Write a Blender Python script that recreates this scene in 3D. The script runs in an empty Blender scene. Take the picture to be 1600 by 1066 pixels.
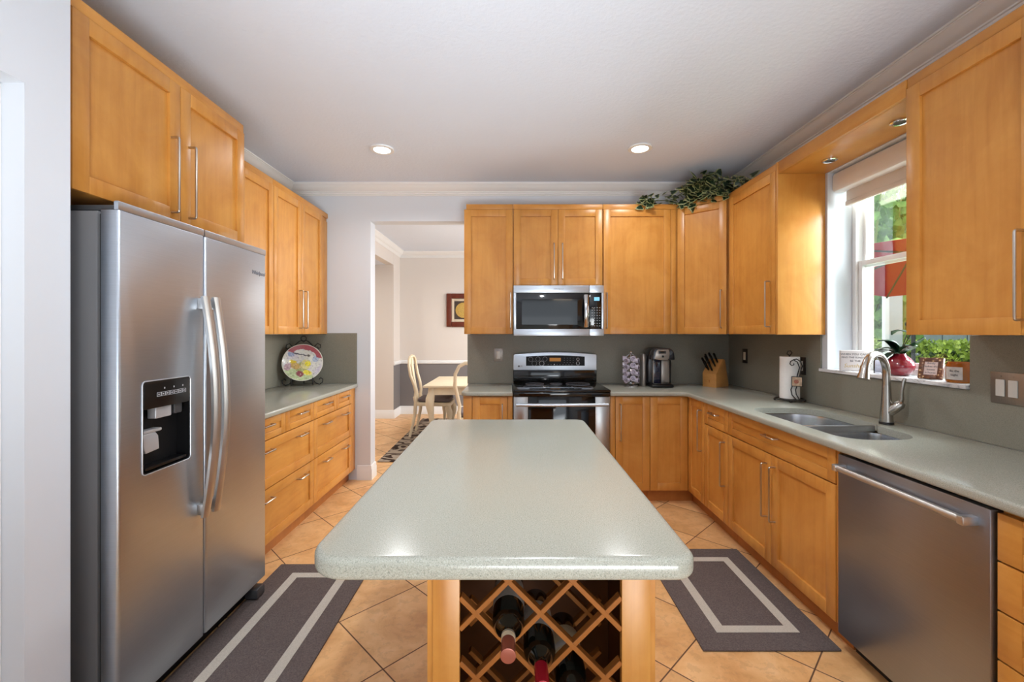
import bpy, bmesh, math, random
from mathutils import Matrix, Vector
random.seed(7)
PI = math.pi
SC = bpy.context.scene
COL = SC.collection

# ------------------------------------------------------------------ camera
F_PX, CAM_H = 690.0, 1.36
cam = bpy.data.cameras.new('camera'); cam.sensor_width = 36.0
cam.lens = F_PX / 1600 * 36.0
cam.shift_y = -0.0075
cam.clip_start = 0.02
cam_o = bpy.data.objects.new('camera', cam); COL.objects.link(cam_o)
cam_o.location = (0, 0, CAM_H); cam_o.rotation_euler = (PI / 2, 0, 0)
SC.camera = cam_o

# ------------------------------------------------------------------ view
SC.view_settings.view_transform = 'Standard'
SC.view_settings.look = 'None'
SC.view_settings.gamma = 1.0
SC.view_settings.use_curve_mapping = False
SC.view_settings.exposure = 0.33
SC.cycles.use_denoising = True
SC.cycles.max_bounces = 10
SC.cycles.diffuse_bounces = 5
SC.cycles.glossy_bounces = 4
SC.cycles.transparent_max_bounces = 16
SC.cycles.sample_clamp_indirect = 6.0

# ------------------------------------------------------------------ world and lights
world = bpy.data.worlds.new('sky'); SC.world = world
world.use_nodes = True
wn = world.node_tree
bg = wn.nodes['Background']
bg.inputs['Color'].default_value = (0.80, 0.90, 1.0, 1)
bg.inputs['Strength'].default_value = 1.25

def area(name, loc, rot, sx, sy, power, color=(1, 1, 1), shape='RECTANGLE', spread=None):
    l = bpy.data.lights.new(name, 'AREA'); l.shape = shape
    l.size = sx
    if shape in ('RECTANGLE', 'ELLIPSE'): l.size_y = sy
    l.energy = power; l.color = color
    if spread: l.spread = spread
    o = bpy.data.objects.new(name, l); COL.objects.link(o)
    o.location = loc; o.rotation_euler = rot
    return o

def sun_light(rot, strength, color):
    l = bpy.data.lights.new('sun', 'SUN'); l.energy = strength; l.color = color; l.angle = 0.02
    o = bpy.data.objects.new('sun', l); COL.objects.link(o); o.rotation_euler = rot
    return o

sun_light((math.radians(-20), math.radians(-32), 0), 2.6, (1.0, 0.95, 0.85))
# daylight through the glass doors in the wall behind the camera
area('daylight_rear', (0.2, -3.55, 1.25), (PI / 2, 0, 0), 2.8, 2.1, 2, (0.90, 0.95, 1.0))
# added upward fill at the same doors, lifts the ceiling and walls
area('rear_up_fill', (0.2, -3.7, 0.95), (math.radians(122), 0, 0), 2.8, 2.0, 8, (0.88, 0.94, 1.0))
# daylight falling steeply through the kitchen window
area('daylight_window', (3.15, 2.35, 3.05), (0, math.radians(52), 0), 1.4, 1.5, 140, (0.90, 0.95, 1.0))
# and the level part of the same daylight, reaching the cabinets across the room
area('daylight_garden', (4.6, 1.85, 1.95), (0, math.radians(91), math.radians(-8)), 1.8, 1.0, 270, (0.95, 0.98, 1.0))
# ceiling cans (two in view, two behind the camera), plus an added fill over the island
CANS = [(-0.968, 3.29), (0.948, 3.27), (0.15, 1.2),  (-0.97, -1.0), (0.95, -1.0)]
for cx, cy in CANS:
    area('can_back' if cy > 3 else 'island_fill' if cy > 1 else 'can_near' if cy > 0 else 'can_rear', (cx, cy, 2.70), (0, 0, 0), 0.13, 0.13, 6.0 if cy > 3 else (14.5 if cy > 1 else 1.5), (0.97, 0.98, 1.0), 'DISK', math.radians(150))
# added upward fill behind the camera, brightens the ceiling
area('ceiling_up_fill', (0.25, -1.1, 1.85), (PI, 0, 0), 1.8, 1.8, 10, (0.96, 0.98, 1.0))
# added bounce fill, unseen, aimed up and forward to light the ceiling
area('ceiling_bounce_fill', (0.40, -0.95, 0.55), (math.radians(90 + 41), 0, math.radians(15)), 1.4, 0.8, 25, (0.92, 0.97, 1.0), 'RECTANGLE', math.radians(84))
# dining room: a lamp over the table and an added side fill, no window there
area('dining_lamp', (0.3, 5.6, 2.3), (0, 0, 0), 0.5, 0.5, 40, (1.0, 0.95, 0.89), 'DISK')
area('dining_side_fill', (2.75, 5.8, 1.5), (0, PI / 2, 0), 1.6, 1.6, 72, (0.97, 0.97, 0.98))
area('hall_lamp', (-3.0, 6.0, 2.4), (0, 0, 0), 0.3, 0.3, 14, (1.0, 0.92, 0.82), 'DISK')

# ------------------------------------------------------------------ materials
MATS = {}
def lin(r, g, b):
    f = lambda c: (c / 255 / 12.92) if c / 255 <= 0.04045 else ((c / 255 + 0.055) / 1.055) ** 2.4
    return (f(r), f(g), f(b), 1)

def new_mat(name):
    m = bpy.data.materials.new(name); m.use_nodes = True
    MATS[name] = m
    nt = m.node_tree
    return m, nt, nt.nodes['Principled BSDF']

def N(nt, typ, **kw):
    n = nt.nodes.new(typ)
    for k, v in kw.items():
        if k.startswith('i_'):
            n.inputs[k[2:].replace('_', ' ')].default_value = v
        else:
            setattr(n, k, v)
    return n

def coords(nt, scale=(1, 1, 1), rot=(0, 0, 0), loc=(0, 0, 0), kind='Object'):
    tc = N(nt, 'ShaderNodeTexCoord'); mp = N(nt, 'ShaderNodeMapping')
    mp.inputs['Scale'].default_value = scale
    mp.inputs['Rotation'].default_value = rot
    mp.inputs['Location'].default_value = loc
    nt.links.new(tc.outputs[kind], mp.inputs['Vector'])
    return mp.outputs['Vector']

def noise(nt, vec, scale, detail=4, rough=0.55, dist=0.0):
    n = N(nt, 'ShaderNodeTexNoise')
    n.inputs['Scale'].default_value = scale; n.inputs['Detail'].default_value = detail
    n.inputs['Roughness'].default_value = rough; n.inputs['Distortion'].default_value = dist
    if vec is not None: nt.links.new(vec, n.inputs['Vector'])
    return n.outputs['Fac']

def ramp(nt, fac, stops, interp='LINEAR'):
    r = N(nt, 'ShaderNodeValToRGB'); r.color_ramp.interpolation = interp
    e = r.color_ramp.elements
    while len(e) > 1: e.remove(e[-1])
    e[0].position, e[0].color = stops[0]
    for p, c in stops[1:]:
        x = e.new(p); x.color = c
    nt.links.new(fac, r.inputs['Fac'])
    return r.outputs['Color']

def mixc(nt, a, b, fac, mode='MIX'):
    m = N(nt, 'ShaderNodeMix', data_type='RGBA', blend_type=mode)
    for sock, v in ((m.inputs[6], a), (m.inputs[7], b), (m.inputs[0], fac)):
        if hasattr(v, 'is_linked') or hasattr(v, 'links'): nt.links.new(v, sock)
        else: sock.default_value = v
    return m.outputs[2]

def math_n(nt, op, a, b=None):
    m = N(nt, 'ShaderNodeMath', operation=op)
    for i, v in enumerate((a, b)):
        if v is None: continue
        if hasattr(v, 'links'): nt.links.new(v, m.inputs[i])
        else: m.inputs[i].default_value = v
    return m.outputs[0]

def bump(nt, p, h, strength, dist=0.002):
    b = N(nt, 'ShaderNodeBump'); b.inputs['Strength'].default_value = strength
    b.inputs['Distance'].default_value = dist
    nt.links.new(h, b.inputs['Height']); nt.links.new(b.outputs['Normal'], p.inputs['Normal'])

def plain(name, rgb, rough=0.5, metal=0.0, spec=None, coat=0.0, var=0.0, vscale=8.0):
    m, nt, p = new_mat(name)
    c = lin(*rgb)
    p.inputs['Roughness'].default_value = rough; p.inputs['Metallic'].default_value = metal
    if spec is not None: p.inputs['Specular IOR Level'].default_value = spec
    if coat: p.inputs['Coat Weight'].default_value = coat; p.inputs['Coat Roughness'].default_value = 0.08
    f = noise(nt, coords(nt), vscale, 3)
    k = max(var, 0.02)
    lo = tuple(x * (1 - k) for x in c[:3]) + (1,); hi = tuple(min(1, x * (1 + k)) for x in c[:3]) + (1,)
    nt.links.new(ramp(nt, f, [(0.3, lo), (0.7, hi)]), p.inputs['Base Color'])
    return m

def wood(name, dark, mid, light, gscale=(16, 16, 1.1), rough=0.33):
    m, nt, p = new_mat(name)
    oi = N(nt, 'ShaderNodeObjectInfo')
    tc = N(nt, 'ShaderNodeTexCoord')
    add = N(nt, 'ShaderNodeVectorMath', operation='ADD')
    sc = N(nt, 'ShaderNodeVectorMath', operation='SCALE')
    cmb = N(nt, 'ShaderNodeCombineXYZ')
    for i in range(3): nt.links.new(oi.outputs['Random'], cmb.inputs[i])
    nt.links.new(cmb.outputs[0], sc.inputs[0]); sc.inputs['Scale'].default_value = 7.0
    nt.links.new(tc.outputs['Object'], add.inputs[0]); nt.links.new(sc.outputs[0], add.inputs[1])
    mp = N(nt, 'ShaderNodeMapping'); mp.inputs['Scale'].default_value = gscale
    nt.links.new(add.outputs[0], mp.inputs['Vector'])
    g = noise(nt, mp.outputs['Vector'], 1.6, 7, 0.6, 0.6)
    blot = noise(nt, add.outputs[0], 3.4, 6, 0.62, 0.8)
    c1 = ramp(nt, g, [(0.25, lin(*dark)), (0.5, lin(*mid)), (0.78, lin(*light))])
    c2 = ramp(nt, blot, [(0.3, lin(*dark)), (0.62, lin(*light))])
    c = mixc(nt, c1, c2, 0.5)
    v = math_n(nt, 'MULTIPLY_ADD', oi.outputs['Random'], 0.10); v.node.inputs[2].default_value = 0.95
    hs = N(nt, 'ShaderNodeHueSaturation'); nt.links.new(v, hs.inputs['Value']); nt.links.new(c, hs.inputs['Color'])
    nt.links.new(hs.outputs[0], p.inputs['Base Color'])
    p.inputs['Roughness'].default_value = rough
    p.inputs['Specular IOR Level'].default_value = 0.45
    return m

WD, WM, WL = (178, 113, 44), (199, 136, 60), (211, 152, 76)
wood('maple', WD, WM, WL)
wood('maple_flat', WD, WM, WL, (1.6, 1.6, 18))
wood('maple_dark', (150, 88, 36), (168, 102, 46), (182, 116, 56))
wood('rack_wood', (140, 82, 34), (158, 96, 44), (172, 110, 54), (3, 3, 3), 0.2)
wood('rack_shade', (84, 46, 20), (100, 56, 24), (114, 66, 30), (3, 3, 3))  # cabinet wood darkened to carry the shade inside the rack
wood('cherry_frame', (70, 26, 14), (96, 38, 20), (120, 52, 28), (8, 8, 8), 0.3)
wood('block_wood', (170, 116, 58), (192, 136, 74), (206, 152, 88), (3, 3, 20), 0.4)

def steel(name, rgb, rough, stretch=(2, 2, 160), bmp=0.04, aniso=0.0):
    m, nt, p = new_mat(name)
    f = noise(nt, coords(nt, stretch), 4.0, 3)
    c = lin(*rgb)
    lo = tuple(x * 0.93 for x in c[:3]) + (1,)
    nt.links.new(ramp(nt, f, [(0.3, lo), (0.7, c)]), p.inputs['Base Color'])
    p.inputs['Metallic'].default_value = 1.0
    p.inputs['Roughness'].default_value = rough
    p.inputs['Anisotropic'].default_value = aniso
    bump(nt, p, f, bmp, 0.001)
    return m
steel('stainless', (202, 210, 220), 0.36, (2, 2, 160), 0.16)
steel('stainless_dark', (158, 164, 175), 0.36, (2, 2, 160), 0.16)
steel('stainless_vert', (188, 187, 186), 0.27, (160, 160, 2))
steel('handle_steel', (206, 205, 203), 0.40, (6, 6, 6), 0.0)
steel('nickel', (200, 192, 182), 0.28, (6, 6, 6), 0.0)
steel('faucet_steel', (178, 172, 164), 0.24, (6, 6, 6), 0.0)
steel('chrome', (220, 220, 220), 0.10, (4, 4, 4), 0.0)
steel('sink_steel', (190, 192, 196), 0.25, (60, 4, 4), 0.03)

def counter(name, base, fleck_d, fleck_l, rough=0.22):
    m, nt, p = new_mat(name)
    v = coords(nt)
    f1 = noise(nt, v, 420, 2, 0.5)
    f2 = noise(nt, v, 3, 3, 0.5)
    c = ramp(nt, f1, [(0.30, lin(*fleck_d)), (0.46, lin(*base)), (0.58, lin(*base)), (0.72, lin(*fleck_l))])
    c = mixc(nt, c, lin(*[x - 8 for x in base]), math_n(nt, 'MULTIPLY', f2, 0.35))
    nt.links.new(c, p.inputs['Base Color'])
    p.inputs['Roughness'].default_value = rough
    return m
counter('counter', (163, 163, 151), (120, 124, 114), (186, 188, 178), 0.19)
counter('backsplash', (135, 132, 119), (110, 108, 97), (152, 150, 136), 0.42)  # same material as the counter, darkened to hold the shade below the cabinets

def painted(name, rgb, rough=0.6, bscale=60, bstr=0.05):
    m, nt, p = new_mat(name)
    v = coords(nt)
    c = lin(*rgb)
    f = noise(nt, v, 2.0, 3)
    nt.links.new(ramp(nt, f, [(0.3, tuple(x * 0.98 for x in c[:3]) + (1,)), (0.7, c)]), p.inputs['Base Color'])
    p.inputs['Roughness'].default_value = rough
    bump(nt, p, noise(nt, v, bscale, 4, 0.6), bstr, 0.004)
    return m
painted('wall_paint', (215, 220, 227), 0.55)
painted('ceiling_paint', (222, 231, 245), 0.8, 48, 0.6)
painted('trim_paint', (232, 232, 231), 0.4, 30, 0.0)
painted('dining_paint', (218, 211, 204), 0.6)

def wainscot():
    m, nt, p = new_mat('wainscot_wall')
    g = N(nt, 'ShaderNodeNewGeometry'); s = N(nt, 'ShaderNodeSeparateXYZ')
    nt.links.new(g.outputs['Position'], s.inputs[0])
    f = math_n(nt, 'GREATER_THAN', s.outputs['Z'], 0.86)
    nt.links.new(mixc(nt, lin(122, 118, 118), lin(218, 211, 204), f), p.inputs['Base Color'])
    p.inputs['Roughness'].default_value = 0.6
wainscot()

def tiles():
    m, nt, p = new_mat('floor_tile')
    S = 0.412
    tc = N(nt, 'ShaderNodeTexCoord')
    sep = N(nt, 'ShaderNodeSeparateXYZ'); nt.links.new(tc.outputs['Object'], sep.inputs[0])
    k = 1 / math.sqrt(2) / S
    u = math_n(nt, 'MULTIPLY', math_n(nt, 'ADD', sep.outputs['X'], sep.outputs['Y']), k)
    v = math_n(nt, 'MULTIPLY', math_n(nt, 'SUBTRACT', sep.outputs['X'], sep.outputs['Y']), k)
    u = math_n(nt, 'ADD', u, 50 - 1.3067 / S)
    v = math_n(nt, 'ADD', v, 50 + 2.045 / S)
    def edge(t):
        fr = math_n(nt, 'FRACT', t)
        a = math_n(nt, 'ABSOLUTE', math_n(nt, 'SUBTRACT', fr, 0.5))
        return a                       # 0.5 at grout
    e = math_n(nt, 'MAXIMUM', edge(u), edge(v))
    gr = N(nt, 'ShaderNodeMapRange'); gr.inputs['From Min'].default_value = 0.4915; gr.inputs['From Max'].default_value = 0.4945
    nt.links.new(e, gr.inputs['Value']); grout = gr.outputs[0]
    cid = N(nt, 'ShaderNodeCombineXYZ')
    nt.links.new(math_n(nt, 'FLOOR', u), cid.inputs[0]); nt.links.new(math_n(nt, 'FLOOR', v), cid.inputs[1])
    wn_ = N(nt, 'ShaderNodeTexWhiteNoise', noise_dimensions='3D'); nt.links.new(cid.outputs[0], wn_.inputs['Vector'])
    off = N(nt, 'ShaderNodeVectorMath', operation='MULTIPLY_ADD')
    nt.links.new(wn_.outputs['Color'], off.inputs[0]); off.inputs[1].default_value = (5, 5, 5)
    nt.links.new(tc.outputs['Object'], off.inputs[2])
    a = noise(nt, off.outputs[0], 6, 7, 0.62, 0.4)
    b = noise(nt, off.outputs[0], 26, 5, 0.65)
    c = ramp(nt, a, [(0.25, lin(196, 142, 88)), (0.45, lin(218, 168, 112)), (0.6, lin(229, 183, 128)), (0.8, lin(236, 198, 150))])
    c = mixc(nt, c, lin(172, 128, 90), math_n(nt, 'MULTIPLY', math_n(nt, 'GREATER_THAN', b, 0.56), 0.22))
    tint = math_n(nt, 'MULTIPLY_ADD', wn_.outputs['Value'], 0.12); tint.node.inputs[2].default_value = 0.94
    hs = N(nt, 'ShaderNodeHueSaturation'); nt.links.new(tint, hs.inputs['Value']); nt.links.new(c, hs.inputs['Color'])
    c = mixc(nt, hs.outputs[0], lin(98, 66, 44), grout)
    nt.links.new(c, p.inputs['Base Color'])
    rr = math_n(nt, 'MULTIPLY_ADD', grout, 0.4); rr.node.inputs[2].default_value = 0.33
    nt.links.new(rr, p.inputs['Roughness'])
    h = math_n(nt, 'MULTIPLY_ADD', grout, -1.0); nt.links.new(math_n(nt, 'MULTIPLY', a, 0.15), h.node.inputs[2])
    bump(nt, p, h, 0.35, 0.003)
tiles()

def fabric(name, rgb, rgb2, scale=350, bstr=0.5):
    m, nt, p = new_mat(name)
    v = coords(nt)
    f = noise(nt, v, scale, 5, 0.8)
    g = noise(nt, v, 9, 4)
    c = ramp(nt, f, [(0.3, lin(*rgb)), (0.7, lin(*rgb2))])
    c = mixc(nt, c, lin(*[x * 0.9 for x in rgb]), math_n(nt, 'MULTIPLY', g, 0.4))
    nt.links.new(c, p.inputs['Base Color'])
    p.inputs['Roughness'].default_value = 0.95; p.inputs['Specular IOR Level'].default_value = 0.1
    bump(nt, p, f, bstr, 0.004)
fabric('mat_grey', (84, 75, 74), (134, 122, 118), 170, 0.8)
fabric('mat_cream', (188, 181, 168), (222, 216, 204), 170, 0.8)
fabric('seat_fabric', (104, 94, 94), (124, 112, 112), 200)
fabric('paper', (226, 224, 220), (236, 235, 232), 160, 0.15)

def leaf_rug():
    m, nt, p = new_mat('leaf_rug')
    v = coords(nt)
    w = N(nt, 'ShaderNodeTexWave', wave_type='RINGS'); nt.links.new(v, w.inputs['Vector'])
    w.inputs['Scale'].default_value = 1.7; w.inputs['Distortion'].default_value = 16.0
    w.inputs['Detail'].default_value = 1.5; w.inputs['Detail Scale'].default_value = 2.6
    f = noise(nt, v, 5, 3)
    k = math_n(nt, 'MULTIPLY', w.outputs['Fac'], math_n(nt, 'ADD', f, 0.45))
    c = ramp(nt, k, [(0.42, lin(62, 48, 42)), (0.5, lin(134, 118, 104)), (0.75, lin(160, 146, 130))])
    nt.links.new(c, p.inputs['Base Color']); p.inputs['Roughness'].default_value = 0.95
    p.inputs['Specular IOR Level'].default_value = 0.1
leaf_rug()

def marble():
    m, nt, p = new_mat('marble')
    f = noise(nt, coords(nt, (3, 1, 3)), 7, 8, 0.65, 1.6)
    nt.links.new(ramp(nt, f, [(0.36, lin(150, 150, 155)), (0.47, lin(222, 222, 224)), (0.7, lin(236, 236, 236))]), p.inputs['Base Color'])
    p.inputs['Roughness'].default_value = 0.2
marble()

def glass_pane(name, tint=(1, 1, 1, 1), refl=1.0):
    m = bpy.data.materials.new(name); m.use_nodes = True; MATS[name] = m
    nt = m.node_tree; nt.nodes.remove(nt.nodes['Principled BSDF'])
    out = nt.nodes['Material Output']
    t = N(nt, 'ShaderNodeBsdfTransparent'); t.inputs[0].default_value = tint
    g = N(nt, 'ShaderNodeBsdfGlossy'); g.inputs['Roughness'].default_value = 0.02
    fr = N(nt, 'ShaderNodeFresnel'); fr.inputs['IOR'].default_value = 1.35
    mx = N(nt, 'ShaderNodeMixShader')
    nt.links.new(math_n(nt, 'MULTIPLY', fr.outputs[0], refl), mx.inputs[0])
    nt.links.new(t.outputs[0], mx.inputs[1]); nt.links.new(g.outputs[0], mx.inputs[2])
    nt.links.new(mx.outputs[0], out.inputs['Surface'])
glass_pane('window_glass', (0.97, 0.99, 0.98, 1), 0.22)
glass_pane('clear_plastic', (0.86, 0.86, 0.9, 1), 1.0)

def emit(name, rgb, strength):
    m, nt, p = new_mat(name)
    p.inputs['Base Color'].default_value = lin(*rgb)
    p.inputs['Emission Color'].default_value = lin(*rgb); p.inputs['Emission Strength'].default_value = strength
    return m
emit('pendant_glass', (250, 240, 222), 2.2)
emit('lamp_lens', (255, 248, 236), 9.0)
emit('amber_display', (176, 118, 44), 0.25)
emit('blue_display', (120, 190, 225), 0.5)

plain('fridge_side', (108, 108, 110), 0.5, 0.0)
plain('dark_grey', (62, 62, 64), 0.45)
plain('gasket', (40, 40, 42), 0.7)
plain('black_plastic', (14, 14, 15), 0.3)
plain('black_matte', (16, 16, 18), 0.5, spec=0.25)
plain('black_gloss', (8, 8, 9), 0.06, coat=0.4)
plain('oven_glass', (9, 9, 10), 0.05, coat=0.3)
plain('cooktop_glass', (10, 10, 11), 0.10, coat=0.4)
plain('iron', (24, 21, 20), 0.5)
plain('silver_plastic', (190, 192, 196), 0.3, 0.4)
plain('light_grey_print', (190, 192, 198), 0.5)
plain('mid_grey_print', (128, 130, 138), 0.5)
plain('dark_print', (70, 70, 74), 0.5)
plain('gold_print', (190, 162, 92), 0.5)
plain('white_plastic', (226, 224, 218), 0.35)
plain('almond_plastic', (214, 206, 190), 0.4)
steel('bronze_plate', (158, 150, 142), 0.38, (60, 60, 2), 0.03)
plain('dark_bronze', (52, 44, 40), 0.4, 0.3)
plain('cream_wood', (222, 206, 176), 0.4, var=0.06)
plain('white_sign', (220, 214, 212), 0.6)
plain('shade_fabric', (216, 206, 194), 0.7)
plain('shade_rail', (232, 230, 226), 0.4)
plain('vase_red', (132, 26, 42), 0.10, coat=0.8)
plain('orchid_leaf', (32, 62, 40), 0.3)
plain('orchid_stem', (70, 66, 44), 0.5)
plain('petal', (206, 190, 198), 0.5)
plain('ivy_green', (26, 46, 26), 0.35, var=0.35, vscale=40)
plain('ivy_cream', (150, 154, 104), 0.45, var=0.15, vscale=40)
plain('ivy_stem', (70, 80, 44), 0.6)
plain('terracotta', (150, 86, 52), 0.7, var=0.15)
plain('bottle_glass', (10, 13, 10), 0.07, coat=0.5)
plain('capsule_rose', (150, 84, 68), 0.28, 0.35)
plain('capsule_red', (160, 18, 40), 0.32, 0.2)
plain('capsule_black', (26, 22, 22), 0.35, 0.2)
plain('label_white', (206, 202, 196), 0.6, var=0.1, vscale=60)
plain('label_grey', (176, 172, 168), 0.6, var=0.1, vscale=60)
plain('label_cream', (216, 200, 168), 0.6, var=0.08, vscale=60)
plain('pod_white', (206, 198, 212), 0.35, var=0.08)
plain('pod_foil', (190, 184, 202), 0.3, 0.4, var=0.1)
plain('pod_ink', (58, 48, 72), 0.5)
plain('coffee_dark', (34, 34, 38), 0.25, coat=0.4)
plain('coffee_silver', (156, 150, 144), 0.3, 0.7)
plain('water_blue', (28, 30, 52), 0.08, coat=0.6)
plain('gold_disc', (206, 170, 90), 0.35, 0.5, var=0.2, vscale=60)
plain('linen_mat', (206, 192, 170), 0.8, var=0.05)
plain('dark_mat', (64, 52, 44), 0.7, var=0.15)
plain('pink_paper', (222, 202, 196), 0.7)
plain('tile_photo_a', (176, 150, 124), 0.3, var=0.35, vscale=70)
plain('tile_photo_b', (150, 92, 74), 0.4, var=0.3, vscale=90)
def canvas():
    m, nt, p = new_mat('umbrella_red')
    nt.nodes.remove(p)
    d = N(nt, 'ShaderNodeBsdfDiffuse'); d.inputs[0].default_value = lin(184, 60, 78)
    tr = N(nt, 'ShaderNodeBsdfTranslucent'); tr.inputs[0].default_value = lin(196, 66, 90)
    mx = N(nt, 'ShaderNodeMixShader'); mx.inputs[0].default_value = 0.62
    nt.links.new(d.outputs[0], mx.inputs[1]); nt.links.new(tr.outputs[0], mx.inputs[2])
    nt.links.new(mx.outputs[0], nt.nodes['Material Output'].inputs['Surface'])
canvas()
plain('pole_grey', (58, 56, 58), 0.5)
plain('post_white', (226, 226, 228), 0.5)
plain('stucco', (226, 214, 192), 0.8, var=0.04)
plain('lawn', (98, 124, 60), 0.9, var=0.3)
plain('fence_grey', (112, 122, 126), 0.8, var=0.1)
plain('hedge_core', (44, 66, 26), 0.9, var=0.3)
plain('hedge_leaf', (150, 172, 66), 0.6, var=0.4, vscale=14)
plain('tree_leaf', (138, 178, 92), 0.6, var=0.45, vscale=5)
plain('palm_leaf', (118, 158, 96), 0.55, var=0.4, vscale=5)
plain('bamboo', (176, 186, 112), 0.45, var=0.1)
plain('bark', (112, 98, 80), 0.9, var=0.2)

def ornate():
    m, nt, p = new_mat('ornate_frame')
    v = coords(nt)
    vo = N(nt, 'ShaderNodeTexVoronoi'); vo.inputs['Scale'].default_value = 70; nt.links.new(v, vo.inputs['Vector'])
    nt.links.new(ramp(nt, vo.outputs['Distance'], [(0.2, lin(214, 186, 140)), (0.34, lin(120, 70, 36)), (0.7, lin(84, 44, 22))]), p.inputs['Base Color'])
    p.inputs['Roughness'].default_value = 0.4
ornate()

def amber():
    m, nt, p = new_mat('amber_glass')
    p.inputs['Base Color'].default_value = lin(196, 118, 30)
    p.inputs['Transmission Weight'].default_value = 0.55
    p.inputs['Roughness'].default_value = 0.08
amber()
plain('candle_wax', (120, 66, 52), 0.5, var=0.1)

def plate_mat():
    m, nt, p = new_mat('painted_plate')
    tc = N(nt, 'ShaderNodeTexCoord'); s = N(nt, 'ShaderNodeSeparateXYZ'); nt.links.new(tc.outputs['Object'], s.inputs[0])
    x, y = s.outputs['X'], s.outputs['Y']
    n1 = noise(nt, coords(nt, (1, 1, 0)), 14, 4, 0.6)
    wob = math_n(nt, 'MULTIPLY', math_n(nt, 'SUBTRACT', n1, 0.5), 0.05)
    yw = math_n(nt, 'ADD', y, wob)
    r = math_n(nt, 'SQRT', math_n(nt, 'ADD', math_n(nt, 'MULTIPLY', x, x), math_n(nt, 'MULTIPLY', y, y)))
    c = ramp(nt, noise(nt, coords(nt, (1, 1, 0)), 9, 4, 0.6), [(0.35, lin(206, 206, 208)), (0.5, lin(226, 224, 214)), (0.65, lin(208, 200, 214))])
    def blob(c, cx, cy, rx, ry, col, soft=0.25):
        dx = math_n(nt, 'DIVIDE', math_n(nt, 'SUBTRACT', x, cx), rx)
        dy = math_n(nt, 'DIVIDE', math_n(nt, 'SUBTRACT', yw, cy), ry)
        d = math_n(nt, 'ADD', math_n(nt, 'MULTIPLY', dx, dx), math_n(nt, 'MULTIPLY', dy, dy))
        mr = N(nt, 'ShaderNodeMapRange'); mr.inputs['From Min'].default_value = 1.0; mr.inputs['From Max'].default_value = 1.0 - soft
        nt.links.new(d, mr.inputs['Value'])
        return mixc(nt, c, lin(*col), mr.outputs[0])
    c = blob(c, 0.0, -0.13, 0.14, 0.07, (196, 214, 164))
    c = blob(c, 0.0, -0.05, 0.05, 0.06, (170, 176, 116))
    c = blob(c, -0.085, -0.012, 0.035, 0.022, (232, 206, 60))
    c = blob(c, -0.05, -0.045, 0.05, 0.03, (214, 180, 110))
    c = blob(c, 0.03, -0.01, 0.045, 0.05, (226, 216, 150))
    c = blob(c, 0.045, 0.0, 0.028, 0.022, (236, 222, 60))
    c = blob(c, 0.065, -0.085, 0.045, 0.028, (240, 226, 80))
    c = blob(c, 0.005, -0.11, 0.04, 0.03, (150, 84, 92), 0.5)
    c = blob(c, -0.05, 0.073, 0.085, 0.0045, (84, 84, 96))
    c = blob(c, 0.03, 0.08, 0.02, 0.009, (110, 104, 96))
    c = blob(c, -0.12, 0.055, 0.03, 0.02, (150, 164, 200))
    c = blob(c, 0.10, 0.06, 0.03, 0.03, (176, 190, 212))
    c = blob(c, -0.115, -0.07, 0.03, 0.04, (190, 158, 168))
    sp = noise(nt, coords(nt, (1, 1, 0)), 46, 5, 0.7)
    c = mixc(nt, c, lin(128, 116, 120), math_n(nt, 'MULTIPLY', math_n(nt, 'GREATER_THAN', sp, 0.57), 0.5))
    c = mixc(nt, c, lin(236, 232, 222), math_n(nt, 'MULTIPLY', math_n(nt, 'LESS_THAN', sp, 0.42), 0.6))
    rim = math_n(nt, 'GREATER_THAN', r, 0.142)
    top = math_n(nt, 'GREATER_THAN', yw, 0.075)
    rose = math_n(nt, 'MULTIPLY', math_n(nt, 'GREATER_THAN', math_n(nt, 'ADD', r, wob), 0.128), top)
    c = mixc(nt, c, lin(166, 60, 76), math_n(nt, 'MULTIPLY', rose, 0.9))
    c = mixc(nt, c, lin(222, 220, 208), math_n(nt, 'GREATER_THAN', r, 0.171))
    nt.links.new(c, p.inputs['Base Color']); p.inputs['Roughness'].default_value = 0.15
plate_mat()

# ------------------------------------------------------------------ mesh builder
ORG = {}
I4 = Matrix.Identity(4)
def frame(o, U, D):
    """local (u, d, z) -> world: o + u*U + d*D + z*Z"""
    U = Vector(U); D = Vector(D); o = Vector(o)
    return Matrix(((U.x, D.x, 0, o.x), (U.y, D.y, 0, o.y), (U.z, D.z, 1, o.z), (0, 0, 0, 1)))

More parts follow.
